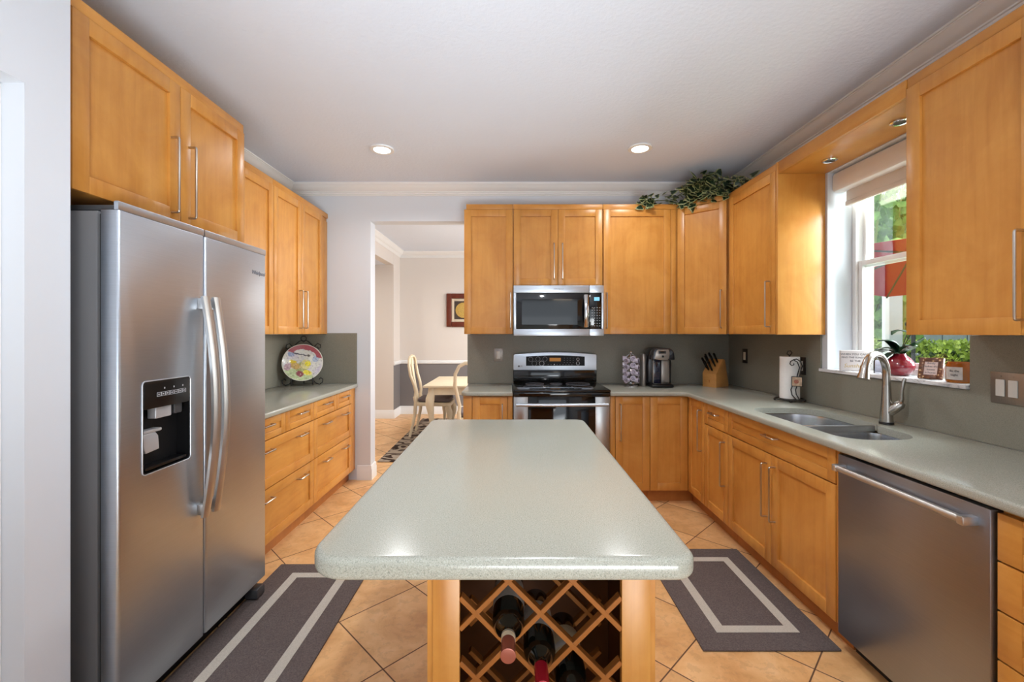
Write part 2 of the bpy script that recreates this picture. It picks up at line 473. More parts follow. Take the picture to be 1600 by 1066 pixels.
class MB:
    def __init__(s, m=None):
        s.bm = bmesh.new(); s.m = m or I4; s.mi = 0
    def _take(s, b, smooth=None):
        b.transform(s.m)
        for f in b.faces: f.material_index = s.mi
        me = bpy.data.meshes.new('tmp'); b.to_mesh(me); b.free()
        s.bm.from_mesh(me); bpy.data.meshes.remove(me)
        return s
    def box(s, x0, x1, y0, y1, z0, z1, bev=0.0, seg=2):
        b = bmesh.new()
        bmesh.ops.create_cube(b, size=1.0)
        for v in b.verts:
            v.co = Vector((x0 + (x1 - x0) * (v.co.x + .5), y0 + (y1 - y0) * (v.co.y + .5), z0 + (z1 - z0) * (v.co.z + .5)))
        if bev:
            bmesh.ops.bevel(b, geom=list(b.edges), offset=bev, segments=seg, profile=0.5, affect='EDGES')
        return s._take(b)
    def prism(s, poly, z0, z1, bev=0.0, seg=3, top_only=False, vert_bev=0.0):
        b = bmesh.new()
        lo = [b.verts.new((x, y, z0)) for x, y in poly]; hi = [b.verts.new((x, y, z1)) for x, y in poly]
        n = len(poly)
        b.faces.new(lo[::-1]); b.faces.new(hi)
        for i in range(n):
            b.faces.new((lo[i], lo[(i + 1) % n], hi[(i + 1) % n], hi[i]))
        bmesh.ops.recalc_face_normals(b, faces=list(b.faces))
        if bev:
            ed = [e for e in b.edges if abs(e.verts[0].co.z - e.verts[1].co.z) < 1e-6 and (not top_only or e.verts[0].co.z > (z0 + z1) / 2)]
            bmesh.ops.bevel(b, geom=ed, offset=bev, segments=seg, profile=0.5, affect='EDGES')
        return s._take(b)
    def lathe(s, prof, c=(0, 0, 0), n=32, rot=None, sx=1.0, sy=1.0):
        b = bmesh.new()
        rings = []
        for r, z in prof:
            if r < 1e-6: rings.append([b.verts.new((0, 0, z))])
            else: rings.append([b.verts.new((r * sx * math.cos(2 * PI * i / n), r * sy * math.sin(2 * PI * i / n), z)) for i in range(n)])
        for A, B in zip(rings, rings[1:]):
            if len(A) == 1 and len(B) == 1: continue
            for i in range(n):
                j = (i + 1) % n
                if len(A) == 1: b.faces.new((A[0], B[i], B[j]))
                elif len(B) == 1: b.faces.new((A[i], A[j], B[0]))
                else: b.faces.new((A[i], A[j], B[j], B[i]))
        M = Matrix.Translation(c) @ (rot.to_4x4() if rot else I4)
        b.transform(M)
        bmesh.ops.recalc_face_normals(b, faces=list(b.faces))
        return s._take(b)
    def cyl(s, p0, p1, r, n=20, r1=None):
        p0 = Vector(p0); p1 = Vector(p1); d = p1 - p0
        q = d.to_track_quat('Z', 'Y').to_matrix()
        L = d.length; r1 = r if r1 is None else r1
        return s.lathe([(0, 0), (r, 0), (r1, L), (0, L)], p0, n, q)
    def tube(s, pts, r, n=10, closed=False, flat=None, up=None):
        P = [Vector(p) for p in pts]; m = len(P)
        R = r if isinstance(r, (list, tuple)) else [r] * m
        b = bmesh.new(); rings = []
        prev = None
        for i in range(m):
            if closed: t = (P[(i + 1) % m] - P[i - 1])
            elif i == 0: t = P[1] - P[0]
            elif i == m - 1: t = P[-1] - P[-2]
            else: t = (P[i + 1] - P[i]).normalized() + (P[i] - P[i - 1]).normalized()
            t.normalize()
            if prev is None:
                ref = Vector(up) if up else (Vector((0, 0, 1)) if abs(t.z) < .9 else Vector((1, 0, 0)))
                a = ref - t * ref.dot(t)
            else:
                a = prev - t * prev.dot(t)
            a.normalize(); prev = a
            c = t.cross(a)
            fa, fc = flat if flat else (1, 1)
            k = 1.0
            if 0 < i < m - 1 and not closed:
                cs = max(0.35, math.sqrt(max(0.0, (1 + (P[i + 1] - P[i]).normalized().dot((P[i] - P[i - 1]).normalized())) / 2)))
                k = 1.0
            rings.append([b.verts.new(P[i] + (a * math.cos(2 * PI * j / n + PI / n) * fa + c * math.sin(2 * PI * j / n + PI / n) * fc) * R[i] * k) for j in range(n)])
        for i in range(m if closed else m - 1):
            A, B = rings[i], rings[(i + 1) % m]
            for j in range(n):
                b.faces.new((A[j], A[(j + 1) % n], B[(j + 1) % n], B[j]))
        if not closed:
            b.faces.new(rings[0][::-1]); b.faces.new(rings[-1])
        bmesh.ops.recalc_face_normals(b, faces=list(b.faces))
        return s._take(b)
    def ball(s, c, r, n=16):
        rx, ry, rz = r if isinstance(r, (list, tuple)) else (r, r, r)
        b = bmesh.new(); bmesh.ops.create_uvsphere(b, u_segments=n, v_segments=max(6, n // 2), radius=1)
        for v in b.verts: v.co = Vector((v.co.x * rx + c[0], v.co.y * ry + c[1], v.co.z * rz + c[2]))
        return s._take(b)
    def polys(s, verts, faces):
        b = bmesh.new(); V = [b.verts.new(v) for v in verts]
        for f in faces: b.faces.new([V[i] for i in f])
        return s._take(b)
    def mat(s, i): s.mi = i; return s
    def build(s, name, mats, parent=None, angle=35, local=False):
        if not isinstance(mats, (list, tuple)): mats = [mats]
        org = ORG.get(parent.name, Vector((0, 0, 0))) if parent is not None else Vector((0, 0, 0))
        if not local:
            for v in s.bm.verts: v.co -= org
        me = bpy.data.meshes.new(name); s.bm.to_mesh(me); s.bm.free()
        for m in mats: me.materials.append(MATS[m])
        me.polygons.foreach_set('use_smooth', [True] * len(me.polygons))
        me.set_sharp_from_angle(angle=math.radians(angle))
        o = bpy.data.objects.new(name, me); COL.objects.link(o)
        if parent is not None:
            o.parent = parent; ORG[o.name] = org
        else: ORG[o.name] = Vector((0, 0, 0))
        return o

def tag(o, label, cat, group=None, kind=None):
    o['label'] = label; o['category'] = cat
    if group: o['group'] = group
    if kind: o['kind'] = kind
    return o

def thing(name, label, cat, loc, group=None):
    o = bpy.data.objects.new(name, None); COL.objects.link(o)
    o.empty_display_size = 0.05
    o.location = loc; ORG[o.name] = Vector(loc)
    return tag(o, label, cat, group)

def struct(mb, name, mats, parent=None):
    o = mb.build(name, mats, parent)
    if parent is None: o['kind'] = 'structure'
    return o

def recenter(o):
    """move the origin of a one-mesh thing to its base"""
    me = o.data
    xs = [v.co for v in me.vertices]
    c = Vector(((min(v.x for v in xs) + max(v.x for v in xs)) / 2, (min(v.y for v in xs) + max(v.y for v in xs)) / 2, min(v.z for v in xs)))
    me.transform(Matrix.Translation(-c)); o.location = o.location + c
    return o

def dup(root, offset, label, group=None):
    r = root.copy(); COL.objects.link(r); r.location = root.location + Vector(offset)
    r['label'] = label
    if group: r['group'] = group
    for ch in list(root.children):
        c = ch.copy(); COL.objects.link(c); c.parent = r
        for g in list(ch.children):
            d = g.copy(); COL.objects.link(d); d.parent = c
    return r

def cut(o, mb):
    """subtract a cutter shape from a mesh object"""
    org = ORG.get(o.name, Vector((0, 0, 0)))
    for v in mb.bm.verts: v.co -= org
    bmesh.ops.recalc_face_normals(mb.bm, faces=list(mb.bm.faces))
    me = bpy.data.meshes.new('cutter'); mb.bm.to_mesh(me); mb.bm.free()
    k = bpy.data.objects.new('cutter', me); COL.objects.link(k)
    k.matrix_parent_inverse = I4
    if o.parent: k.parent = o.parent
    k.location = o.location
    md = o.modifiers.new('cut', 'BOOLEAN'); md.operation = 'DIFFERENCE'; md.object = k; md.solver = 'EXACT'
    dg = bpy.context.evaluated_depsgraph_get(); dg.update()
    new = bpy.data.meshes.new_from_object(o.evaluated_get(dg))
    o.modifiers.clear()
    old = o.data; new.name = old.name; o.data = new
    bpy.data.objects.remove(k); bpy.data.meshes.remove(me)
    new.polygons.foreach_set('use_smooth', [True] * len(new.polygons))
    new.set_sharp_from_angle(angle=math.radians(35))

def text(body, size, M, mat, parent, name='lettering', ext=0.0004, align='CENTER', shear=0.0):
    cu = bpy.data.curves.new('txt', 'FONT'); cu.body = body; cu.size = size
    cu.align_x = align; cu.align_y = 'CENTER'; cu.extrude = ext; cu.shear = shear; cu.resolution_u = 3
    o = bpy.data.objects.new('txt', cu); COL.objects.link(o)
    dg = bpy.context.evaluated_depsgraph_get(); dg.update()
    me = bpy.data.meshes.new_from_object(o.evaluated_get(dg))
    bpy.data.objects.remove(o); bpy.data.curves.remove(cu)
    me.transform(M)
    org = ORG.get(parent.name, Vector((0, 0, 0)))
    me.transform(Matrix.Translation(-org))
    me.materials.clear(); me.materials.append(MATS[mat])
    t = bpy.data.objects.new(name, me); COL.objects.link(t); t.parent = parent; ORG[t.name] = org
    return t

def tmat(o, right, up):
    """text placed at o, reading along right, tops towards up"""
    r = Vector(right).normalized(); u = Vector(up).normalized(); n = r.cross(u); o = Vector(o)
    return Matrix(((r.x, u.x, n.x, o.x), (r.y, u.y, n.y, o.y), (r.z, u.z, n.z, o.z), (0, 0, 0, 1)))

def round_poly(pts, radii, seg=8):
    out = []; n = len(pts)
    for i in range(n):
        p = Vector(pts[i]); a = Vector(pts[i - 1]); b = Vector(pts[(i + 1) % n])
        r = radii[i] if isinstance(radii, (list, tuple)) else radii
        if r <= 0: out.append((p.x, p.y)); continue
        u = (a - p).normalized(); v = (b - p).normalized()
        ang = math.acos(max(-1, min(1, u.dot(v))))
        d = r / math.tan(ang / 2)
        d = min(d, (a - p).length * .499, (b - p).length * .499); r = d * math.tan(ang / 2)
        c = p + (u + v).normalized() * (r / math.sin(ang / 2))
        s0 = p + u * d - c; s1 = p + v * d - c
        a0 = math.atan2(s0.y, s0.x); a1 = math.atan2(s1.y, s1.x)
        da = (a1 - a0 + PI) % (2 * PI) - PI
        for k in range(seg + 1):
            t = a0 + da * k / seg
            out.append((c.x + r * math.cos(t), c.y + r * math.sin(t)))
    return out

# ------------------------------------------------------------------ key dimensions
YB = 4.10            # kitchen back wall
XL, XR = -2.07, 2.02 # side walls
ZC = 2.735           # ceiling
CT, CB = 0.895, 0.861  # countertop top / underside
UB, UT, UTT = 1.352, 2.42, 2.464   # wall cabinets: underside, door tops, fascia top

# ------------------------------------------------------------------ room shell
struct(MB().box(-4.4, 2.30, -4.4, 7.8, -0.10, 0.0), 'floor', 'floor_tile')
struct(MB().box(-4.4, 2.30, -4.4, 7.8, ZC, ZC + 0.12), 'ceiling', 'ceiling_paint')
# back wall with the doorway
mb = MB()
mb.box(-2.20, -1.313, YB, 4.234, 0, ZC); mb.box(-1.313, -0.413, YB, 4.234, 2.40, ZC); mb.box(-0.413, XR, YB, 4.234, 0, ZC)
struct(mb, 'wall_back', 'wall_paint')
struct(MB().box(-2.20, XL, 1.38, YB, 0, ZC), 'wall_left', 'wall_paint')
# partition in front of the fridge alcove with a door opening
mb = MB()
mb.box(-1.53, -1.38, 1.25, 1.38, 0, ZC); mb.box(-1.53, -1.38, 0.40, 1.25, 2.07, ZC); mb.box(-1.53, -1.38, -4.2, 0.40, 0, ZC)
mb.box(-2.20, -1.53, 1.27, 1.38, 0, ZC)
struct(mb, 'wall_partition', 'wall_paint')
d1 = struct(MB().box(-1.495, -1.455, 0.43, 1.222, 0.01, 2.035, 0.002), 'door_1', 'trim_paint')
struct(MB().box(-1.515, -1.445, 1.226, 1.249, 0, 2.066).box(-1.515, -1.445, 0.402, 0.426, 0, 2.066).box(-1.515, -1.445, 0.428, 1.224, 2.044, 2.067), 'trim_door_frame', 'trim_paint')
# right wall with the window opening
WY0, WY1, WZ0, WZ1 = 1.94, 2.827, 1.112, 2.385
wr = struct(MB().box(XR, 2.30, -4.2, 4.234, 0, ZC), 'wall_right', 'wall_paint')
cut(wr, MB().box(XR - .1, 2.5, WY0, WY1, WZ0, WZ1))
# rear wall with glass doors (behind the camera)
mb = MB()
mb.box(-1.38, -1.2, -3.9, -3.75, 0, ZC); mb.box(1.7, XR, -3.9, -3.75, 0, ZC); mb.box(-1.2, 1.7, -3.9, -3.75, 2.2, ZC)
struct(mb, 'wall_rear', 'wall_paint')
# dining room
struct(MB().box(-1.89, 2.36, 7.45, 7.57, 0, ZC), 'wall_dining_back', 'wainscot_wall')
struct(MB().box(-1.893, -1.889, 7.056, 7.449, 0, ZC), 'wall_dining_side', 'wainscot_wall')
mb = MB()
mb.box(-4.3, -1.893, 7.05, 7.57, 0, ZC)
mb.box(-2.01, -1.89, 4.9, 7.05, 2.453, ZC); mb.box(-2.01, -1.89, 4.234, 4.9, 0, ZC)
struct(mb, 'wall_dining_left', 'dining_paint')
struct(MB().box(-4.3, -4.2, 4.3, 7.05, 0, ZC).box(-4.3, -2.01, 4.234, 4.334, 0, ZC), 'wall_hall', 'dining_paint')
struct(MB().box(-4.2, -2.012, 4.336, 7.048, 2.455, 2.53), 'ceiling_hall', 'ceiling_paint')
mb = MB()
mb.box(2.9, 3.0, 4.2, 7.6, 0, ZC); mb.box(2.301, 2.9, 4.2, 4.3, 0, ZC); mb.box(2.36, 2.9, 7.45, 7.57, 0, ZC)
struct(mb, 'wall_dining_right', 'dining_paint')
struct(MB().box(2.301, 2.9, 4.3, 7.45, -0.1, 0), 'floor_dining_bay', 'floor_tile')
struct(MB().box(2.301, 2.9, 4.3, 7.45, ZC, ZC + .1), 'ceiling_dining_bay', 'ceiling_paint')

# crown mouldings: profile (out from wall, down from ceiling)
CROWN = [(0, 0), (0.092, 0), (0.092, 0.010), (0.084, 0.010), (0.084, 0.016), (0.074, 0.022), (0.066, 0.034), (0.054, 0.048), (0.040, 0.058), (0.026, 0.064), (0.026, 0.072), (0.018, 0.074), (0.018, 0.086), (0.010, 0.088), (0.010, 0.098), (0, 0.100)]
def run_profile(prof, p0, p1, out, name, z, mat='trim_paint', sign=-1, m0=0, m1=0):
    """sweep a profile from p0 to p1; m0 / m1 = mitre: how far each end is shortened per unit of projection"""
    p0 = Vector((p0[0], p0[1], 0)); p1 = Vector((p1[0], p1[1], 0)); o = Vector((out[0], out[1], 0))
    d = (p1 - p0).normalized()
    V = []; n = len(prof)
    for a, dn in prof: V.append(p0 + o * a + d * (a * m0) + Vector((0, 0, z + sign * dn)))
    for a, dn in prof: V.append(p1 + o * a - d * (a * m1) + Vector((0, 0, z + sign * dn)))
    F = [list(range(n)), list(range(2 * n - 1, n - 1, -1))] + [[i, (i + 1) % n, n + (i + 1) % n, n + i] for i in range(n)]
    b = MB().polys(V, F)
    bmesh.ops.recalc_face_normals(b.bm, faces=list(b.bm.faces))
    return struct(b, name, mat)
run_profile(CROWN, (XL, YB), (XR, YB), (0, -1), 'trim_1', ZC, m0=1, m1=1)
run_profile(CROWN, (XL, 1.38), (XL, YB), (1, 0), 'trim_2', ZC, m1=1)
run_profile(CROWN, (XR, -3.75), (XR, YB), (-1, 0), 'trim_3', ZC, m1=1)
run_profile(CROWN, (-1.89, 7.45), (2.9, 7.45), (0, -1), 'trim_4', ZC, m0=1)
run_profile(CROWN, (-1.889, 4.234), (-1.889, 7.45), (1, 0), 'trim_5', ZC, m1=1)
BASE = [(0, 0), (0.016, 0), (0.016, 0.098), (0.011, 0.106), (0.011, 0.122), (0.006, 0.132), (0, 0.135)]
run_profile(BASE, (-1.436, YB), (-1.313, YB), (0, -1), 'baseboard_back', 0, sign=1, m1=-1)
run_profile(BASE, (-1.313, YB), (-1.313, 4.234), (1, 0), 'baseboard_doorway', 0, sign=1, m0=-1)
run_profile(BASE, (-1.889, 7.45), (2.9, 7.45), (0, -1), 'baseboard_dining_back', 0, sign=1, m0=1)
run_profile(BASE, (-1.889, 7.05), (-1.889, 7.45), (1, 0), 'baseboard_dining_side', 0, sign=1, m0=-1, m1=1)
run_profile(BASE, (-4.2, 7.05), (-1.889, 7.05), (0, -1), 'baseboard_hall', 0, sign=1, m1=-1)
RAIL = [(0, 0), (0.012, 0), (0.022, 0.012), (0.022, 0.030), (0.012, 0.040), (0.012, 0.052), (0, 0.06)]
run_profile(RAIL, (-1.889, 7.45), (2.9, 7.45), (0, -1), 'trim_6', 0.845, sign=1, m0=1)
run_profile(RAIL, (-1.889, 7.056), (-1.889, 7.45), (1, 0), 'trim_7', 0.845, sign=1, m1=1)

# ------------------------------------------------------------------ window
XW = 2.185
mb = MB()
mb.box(XW + .062, 2.306, WY1 - .012, WY1 - .0005, WZ0 + .001, WZ1 - .001); mb.box(XW + .062, 2.306, WY0 + .0005, WY0 + .012, WZ0 + .001, WZ1 - .001)
struct(mb, 'trim_window_outside', 'stucco')
mb = MB()
def ring(mb, y0, y1, z0, z1, w, x0, x1, bev=0.002):
    mb.box(x0, x1, y0, y0 + w, z0, z1, bev); mb.box(x0, x1, y1 - w, y1, z0, z1, bev)
    mb.box(x0, x1, y0 + w, y1 - w, z0, z0 + w, bev); mb.box(x0, x1, y0 + w, y1 - w, z1 - w, z1, bev)
w1 = MB(); ring(w1, WY0 + .002, WY1 - .002, WZ0 + .022, WZ1 - .002, 0.032, XW - .01, XW + .06)
win = struct(w1, 'window_1', 'trim_paint')
mb = MB(); ring(mb, WY0 + .036, WY1 - .036, 1.772, WZ1 - .036, 0.024, XW + .032, XW + .052); mb.build('upper_sash', 'trim_paint', win)
mb = MB(); ring(mb, WY0 + .036, WY1 - .036, WZ0 + .056, 1.815, 0.030, XW + .004, XW + .030); mb.build('lower_sash', 'trim_paint', win)
MB().box(XW + .040, XW + .044, WY0 + .06, WY1 - .06, 1.80, WZ1 - .06).build('pane', 'window_glass', win)
MB().box(XW + .015, XW + .019, WY0 + .066, WY1 - .066, WZ0 + .086, 1.785).build('pane', 'window_glass', win)
# marble sill with horns past the opening
poly = [(1.995, WY0 + .002), (1.995, WY1 + .045), (2.018, WY1 + .045), (2.018, WY1 - .002), (XW - .012, WY1 - .002), (XW - .012, WY0 + .002)]
struct(MB().prism(poly, WZ0 + .001, 1.133, 0.003), 'window_sill', 'marble')
# roller shade under the wooden valance
rs = thing('roller_shade', 'short beige roller shade with a rounded cassette at the top of the kitchen window', 'window shade', (2.10, 2.38, 2.20))
mb = MB()
prof = [(2.045, 2.275), (2.045, 2.36), (2.055, 2.375), (2.13, 2.375), (2.13, 2.262), (2.07, 2.255), (2.052, 2.262)]
mb.m = Matrix(((1, 0, 0, 0), (0, 0, 1, 0), (0, 1, 0, 0), (0, 0, 0, 1)))
mb.prism(prof, WY0 + .012, WY1 - .01, 0.0)
mb.build('cassette', 'shade_rail', rs)
MB().box(2.118, 2.121, WY0 + .03, WY1 - .03, 2.195, 2.262).build('shade_cloth', 'shade_fabric', rs)
MB().box(2.108, 2.130, WY0 + .03, WY1 - .03, 2.165, 2.195, 0.006, 3).build('hem_bar', 'shade_fabric', rs)

# ------------------------------------------------------------------ outside
struct(MB().box(2.37, 30, -12, 30, -0.14, -0.02), 'ground_lawn', 'lawn')
def leaf_cloud(mb, pts, size, rng, flat=0.5):
    V = []; Fc = []
    for p in pts:
        a = rng.uniform(0, 2 * PI); t = rng.uniform(-1, 1) * PI * flat; s = size * rng.uniform(.6, 1.3)
        d = Vector((math.cos(a) * math.cos(t), math.sin(a) * math.cos(t), math.sin(t)))
        w = d.cross(Vector((rng.uniform(-1, 1), rng.uniform(-1, 1), rng.uniform(-1, 1)))).normalized() * s * .32
        p = Vector(p); i = len(V)
        V += [p - d * s * .5, p + w, p + d * s * .5, p - w]; Fc.append((i, i + 1, i + 2, i + 3))
    mb.polys(V, Fc)
rng = random.Random(3)
hd = thing('hedge', 'clipped bright green hedge seen through the kitchen window', 'hedge', (7.4, 8.0, 0))
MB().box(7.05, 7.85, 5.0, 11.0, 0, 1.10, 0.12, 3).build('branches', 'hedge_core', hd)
pts = []
for i in range(5200):
    y = rng.uniform(5.2, 10.6)
    if rng.random() < .6: pts.append((7.03 + rng.uniform(-.07, .05), y, rng.uniform(.45, 1.16)))
    else: pts.append((rng.uniform(7.0, 7.7), y, 1.12 + rng.uniform(-.04, .12)))
mb = MB(); leaf_cloud(mb, pts, 0.085, rng); mb.build('leaves', 'hedge_leaf', hd, 180)
# red patio umbrella
UC = Vector((5.68, 6.25, 0)); UR = 1.36
um = thing('patio_umbrella', 'red market umbrella with a dark pole standing outside the kitchen window', 'umbrella', UC)
a0 = math.radians(61.8); TILT = Matrix.Rotation(math.radians(-12), 3, Vector((.745, -.667, 0)))
CC = Vector((UC.x, UC.y, 2.25))
tips = [CC + TILT @ Vector((UR * math.cos(a0 + i * PI / 4), UR * math.sin(a0 + i * PI / 4), 0)) for i in range(8)]
apex = CC + TILT @ Vector((0, 0, .30))
V = []; Fc = []
for dz in (0, -0.004):
    b = len(V); V += [apex + Vector((0, 0, dz))] + [t + Vector((0, 0, dz)) for t in tips]
    V += [CC + ((tips[i] + tips[(i + 1) % 8]) / 2 - CC) * .985 + Vector((0, 0, .012 + dz)) for i in range(8)]
    for i in range(8):
        Fc += [(b, b + 1 + i, b + 9 + i), (b, b + 9 + i, b + 1 + (i + 1) % 8)]
mb = MB().polys(V, Fc)
cp = mb.build('canopy', 'umbrella_red', um, 10)
for i in range(8):
    MB().tube([apex + Vector((0, 0, -.035)), tips[i] + Vector((0, 0, -.016))], 0.014, 6).build('rib', 'pole_grey', um)
MB().cyl((UC.x, UC.y, 0.04), apex + Vector((0, 0, .05)), 0.024, 12).build('pole', 'pole_grey', um)
MB().lathe([(0, -0.02), (.26, -0.02), (.26, .02), (.06, .06), (.04, .2), (0, .2)], (UC.x, UC.y, 0), 24).build('base', 'pole_grey', um)
pw = MB().box(6.63, 6.87, 7.76, 7.92, -.02, 2.75, .01).box(6.60, 6.90, 7.73, 7.95, -.02, .14, .01)
tag(recenter(pw.build('patio_post', 'post_white')), 'white square patio post behind the red umbrella', 'post')
mb = MB()
for i in range(22): mb.box(11.0, 11.04, 2 + i * .62, 2 + i * .62 + .60, 0, 2.0, .01)
tag(recenter(mb.build('board_fence', 'fence_grey')), 'grey board fence standing far behind the hedge', 'fence')
def bamboo(x, y, n, label, seed, top=6.5, col='tree_leaf'):
    r = random.Random(seed)
    t = thing('garden_bamboo', label, 'tree', (x, y, -0.02), 'tall bamboo clumps in the garden')
    P = []
    for k in range(n):
        a = r.uniform(0, 2 * PI); rad = r.uniform(0, .45); ln = r.uniform(.5, 1.5); b = r.uniform(0, 2 * PI)
        bx, by = x + rad * math.cos(a), y + rad * math.sin(a); h = top * r.uniform(.7, 1)
        pts = [(bx + ln * math.cos(b) * (s ** 1.6), by + ln * math.sin(b) * (s ** 1.6), h * s) for s in (0, .2, .4, .6, .8, 1)]
        MB().tube(pts, [.03, .029, .027, .022, .016, .008], 7).build('stem', 'bamboo', t)
        for q in range(120):
            s = r.uniform(.22, 1.0)
            c = Vector((bx + ln * math.cos(b) * (s ** 1.6), by + ln * math.sin(b) * (s ** 1.6), h * s))
            P.append(c + Vector((r.gauss(0, .34), r.gauss(0, .34), r.gauss(0, .22))))
    mb = MB(); leaf_cloud(mb, P, 0.30, r); mb.build('leaves', col, t, 180)
    return t
bamboo(8.75, 10.3, 10, 'tall leafy bamboo clump rising behind the red umbrella', 11)
bamboo(12.6, 14.4, 10, 'bamboo clump far beyond the fence, behind the white post', 23, 7.0, 'palm_leaf')
def round_tree(x, y, label, seed, R=1.6, zc=3.4):
    r = random.Random(seed)
    t = thing('garden_tree', label, 'tree', (x, y, -0.02))
    MB().cyl((x, y, -0.02), (x, y, zc), .12, 10, .06).build('trunk', 'bark', t)
    P = []
    while len(P) < 1500:
        p = Vector((r.uniform(-1, 1), r.uniform(-1, 1), r.uniform(-1, 1)))
        if .35 < p.length < 1: P.append(Vector((x, y, zc)) + p * R)
    mb = MB(); leaf_cloud(mb, P, .26, r); mb.build('leaves', 'palm_leaf', t, 180)
round_tree(17.0, 17.0, 'round green tree far beyond the fence', 5, 2.6, 3.4)

# ------------------------------------------------------------------ cabinet kit
HR = 0.005
def pull(fr, parent, u0, z0, u1, z1, out=0.032, r=HR):
    """bar pull between two posts, in face coordinates (d measured outwards)"""
    mb = MB(fr)
    k = 0.007
    a = Vector((u0, 0.0, z0)); b = Vector((u1, 0.0, z1)); t = (b - a).normalized()
    o = Vector((0, out, 0))
    pts = [a, a + o * .8, a + o * .95 + t * k * .3, a + o + t * k, b + o - t * k, b + o * .95 - t * k * .3, b + o * .8, b]
    mb.tube(pts, r, 8)
    return mb.build('handle', 'nickel', parent)

def shaker(fr, parent, name, u0, u1, z0, z1, st=0.058, th=0.02, mat='maple', gap=0.0015, ins=0.0115):
    """five-piece door or drawer front lying on the face plane d=0..th"""
    u0 += gap; u1 -= gap; z0 += gap; z1 -= gap
    mb = MB(fr)
    st = min(st, (u1 - u0) * .32); rt = min(st, (z1 - z0) * .33)
    b = 0.0012
    mb.box(u0, u0 + st, 0, th, z0, z1, b); mb.box(u1 - st, u1, 0, th, z0, z1, b)
    mb.box(u0 + st, u1 - st, 0, th, z0, z0 + rt, b); mb.box(u0 + st, u1 - st, 0, th, z1 - rt, z1, b)
    mb.box(u0 + st - .002, u1 - st + .002, .002, th - ins, z0 + rt - .002, z1 - rt + .002)
    return mb.build(name, mat, parent)

def slab(fr, parent, name, u0, u1, z0, z1, th=0.02, mat='maple_flat'):
    return MB(fr).box(u0 + .0015, u1 - .0015, 0, th, z0 + .0015, z1 - .0015, .0015).build(name, mat, parent)

FL = lambda x: frame((x, 0, 0), (0, 1, 0), (1, 0, 0))
FB = lambda y: frame((0, y, 0), (1, 0, 0), (0, -1, 0))
FR = lambda x: frame((x, 0, 0), (0, 1, 0), (-1, 0, 0))

DT = 0.02
# ---- base cabinets on the left
XFL = -1.45
fl = FL(XFL - DT)
def left_base(y0, y1, label, tops, name='drawer_cabinet'):
    t = thing(name, label, 'cabinet', ((XL + XFL) / 2, (y0 + y1) / 2, 0), 'drawer cabinets under the counter with the plate')
    MB().box(XL + .003, XFL - DT - .001, y0 + .0005, y1 - .0005, .105, CB - .001).build('body', 'maple', t)
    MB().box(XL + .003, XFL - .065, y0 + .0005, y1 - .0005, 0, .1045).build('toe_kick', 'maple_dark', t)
    return t
def pulls_h(fr, parent, u, z, half=0.055):
    return pull(fr, parent, u - half, z, u + half, z)
tA = left_base(2.345, 3.234, 'maple drawer cabinet with brushed bar pulls beside the refrigerator', None)
tB = left_base(3.2345, 4.094, 'maple drawer cabinet with brushed bar pulls beside the doorway wall', None)
RZ = [(.727, .855), (.438, .724), (.108, .435)]
for t, cols, wide in ((tA, [(2.37, 2.83), (2.83, 3.234)], (2.37, 3.234)), (tB, [(3.234, 3.65), (3.65, 3.99)], (3.234, 3.99))):
    for u0, u1 in cols:
        d = shaker(fl, t, 'drawer', u0, u1, *RZ[0], st=.05, mat='maple_flat'); pulls_h(FL(XFL), d, (u0 + u1) / 2, .815)
    for z0, z1 in RZ[1:]:
        d = shaker(fl, t, 'drawer', wide[0], wide[1], z0, z1, mat='maple_flat')
        for u0, u1 in cols: pulls_h(FL(XFL), d, (u0 + u1) / 2, z1 - .06)
MB().box(XFL - DT, XFL - .004, 3.993, 4.093, .106, CB - .002, .001).build('filler', 'maple', tB)
MB().box(XFL - DT, XFL - .004, 2.346, 2.368, .106, CB - .002, .001).build('filler', 'maple', tA)

# ---- wall cabinets on the left
def upper_left(y0, y1, xf, zb, name, label, doors, handles, body_to=None, fas=True):
    t = thing(name, label, 'cabinet', ((XL + xf) / 2, (y0 + y1) / 2, zb))
    MB().box(XL + .003, xf - DT - .0005, y0 + .0005, y1 - .0005, zb + .004, UTT - .001).build('body', 'maple', t)
    for (u0, u1), h in zip(doors, handles):
        d = shaker(FL(xf - DT), t, 'door', u0, u1, zb, UT)
        if h: pull(FL(xf), d, h[0], h[1], h[0], h[2])
    MB().box(xf - DT, xf - .006, y0 + .001, y1 - .001, UT + .002, UTT, .001).build('fascia', 'maple_flat', t)
    return t
XUL = -1.70
upper_left(1.405, 2.346, -1.42, 1.828, 'fridge_cabinet', 'deep maple cabinet with two doors mounted above the stainless refrigerator', [(1.425, 1.893), (1.893, 2.344)], [(1.842, 1.866, 2.177), (1.942, 1.866, 2.177)])
upper_left(2.352, 3.152, XUL, UB, 'wall_cabinet', 'maple wall cabinet half hidden behind the refrigerator and the cabinet above it', [(2.355, 2.755), (2.755, 3.151)], [(2.70, UB + .05, UB + .35), None])
tw = upper_left(3.1525, 4.092, XUL, UB, 'wall_cabinet', 'maple wall cabinet with paired handles above the painted plate', [(3.155, 3.57), (3.57, 3.965)], [(3.53, UB + .05, UB + .35), (3.61, UB + .05, UB + .35)])
MB().box(XUL - DT - .0003, XUL - .012, 3.968, 4.091, UB + .002, UT - .03, .001).build('filler', 'maple', tw)

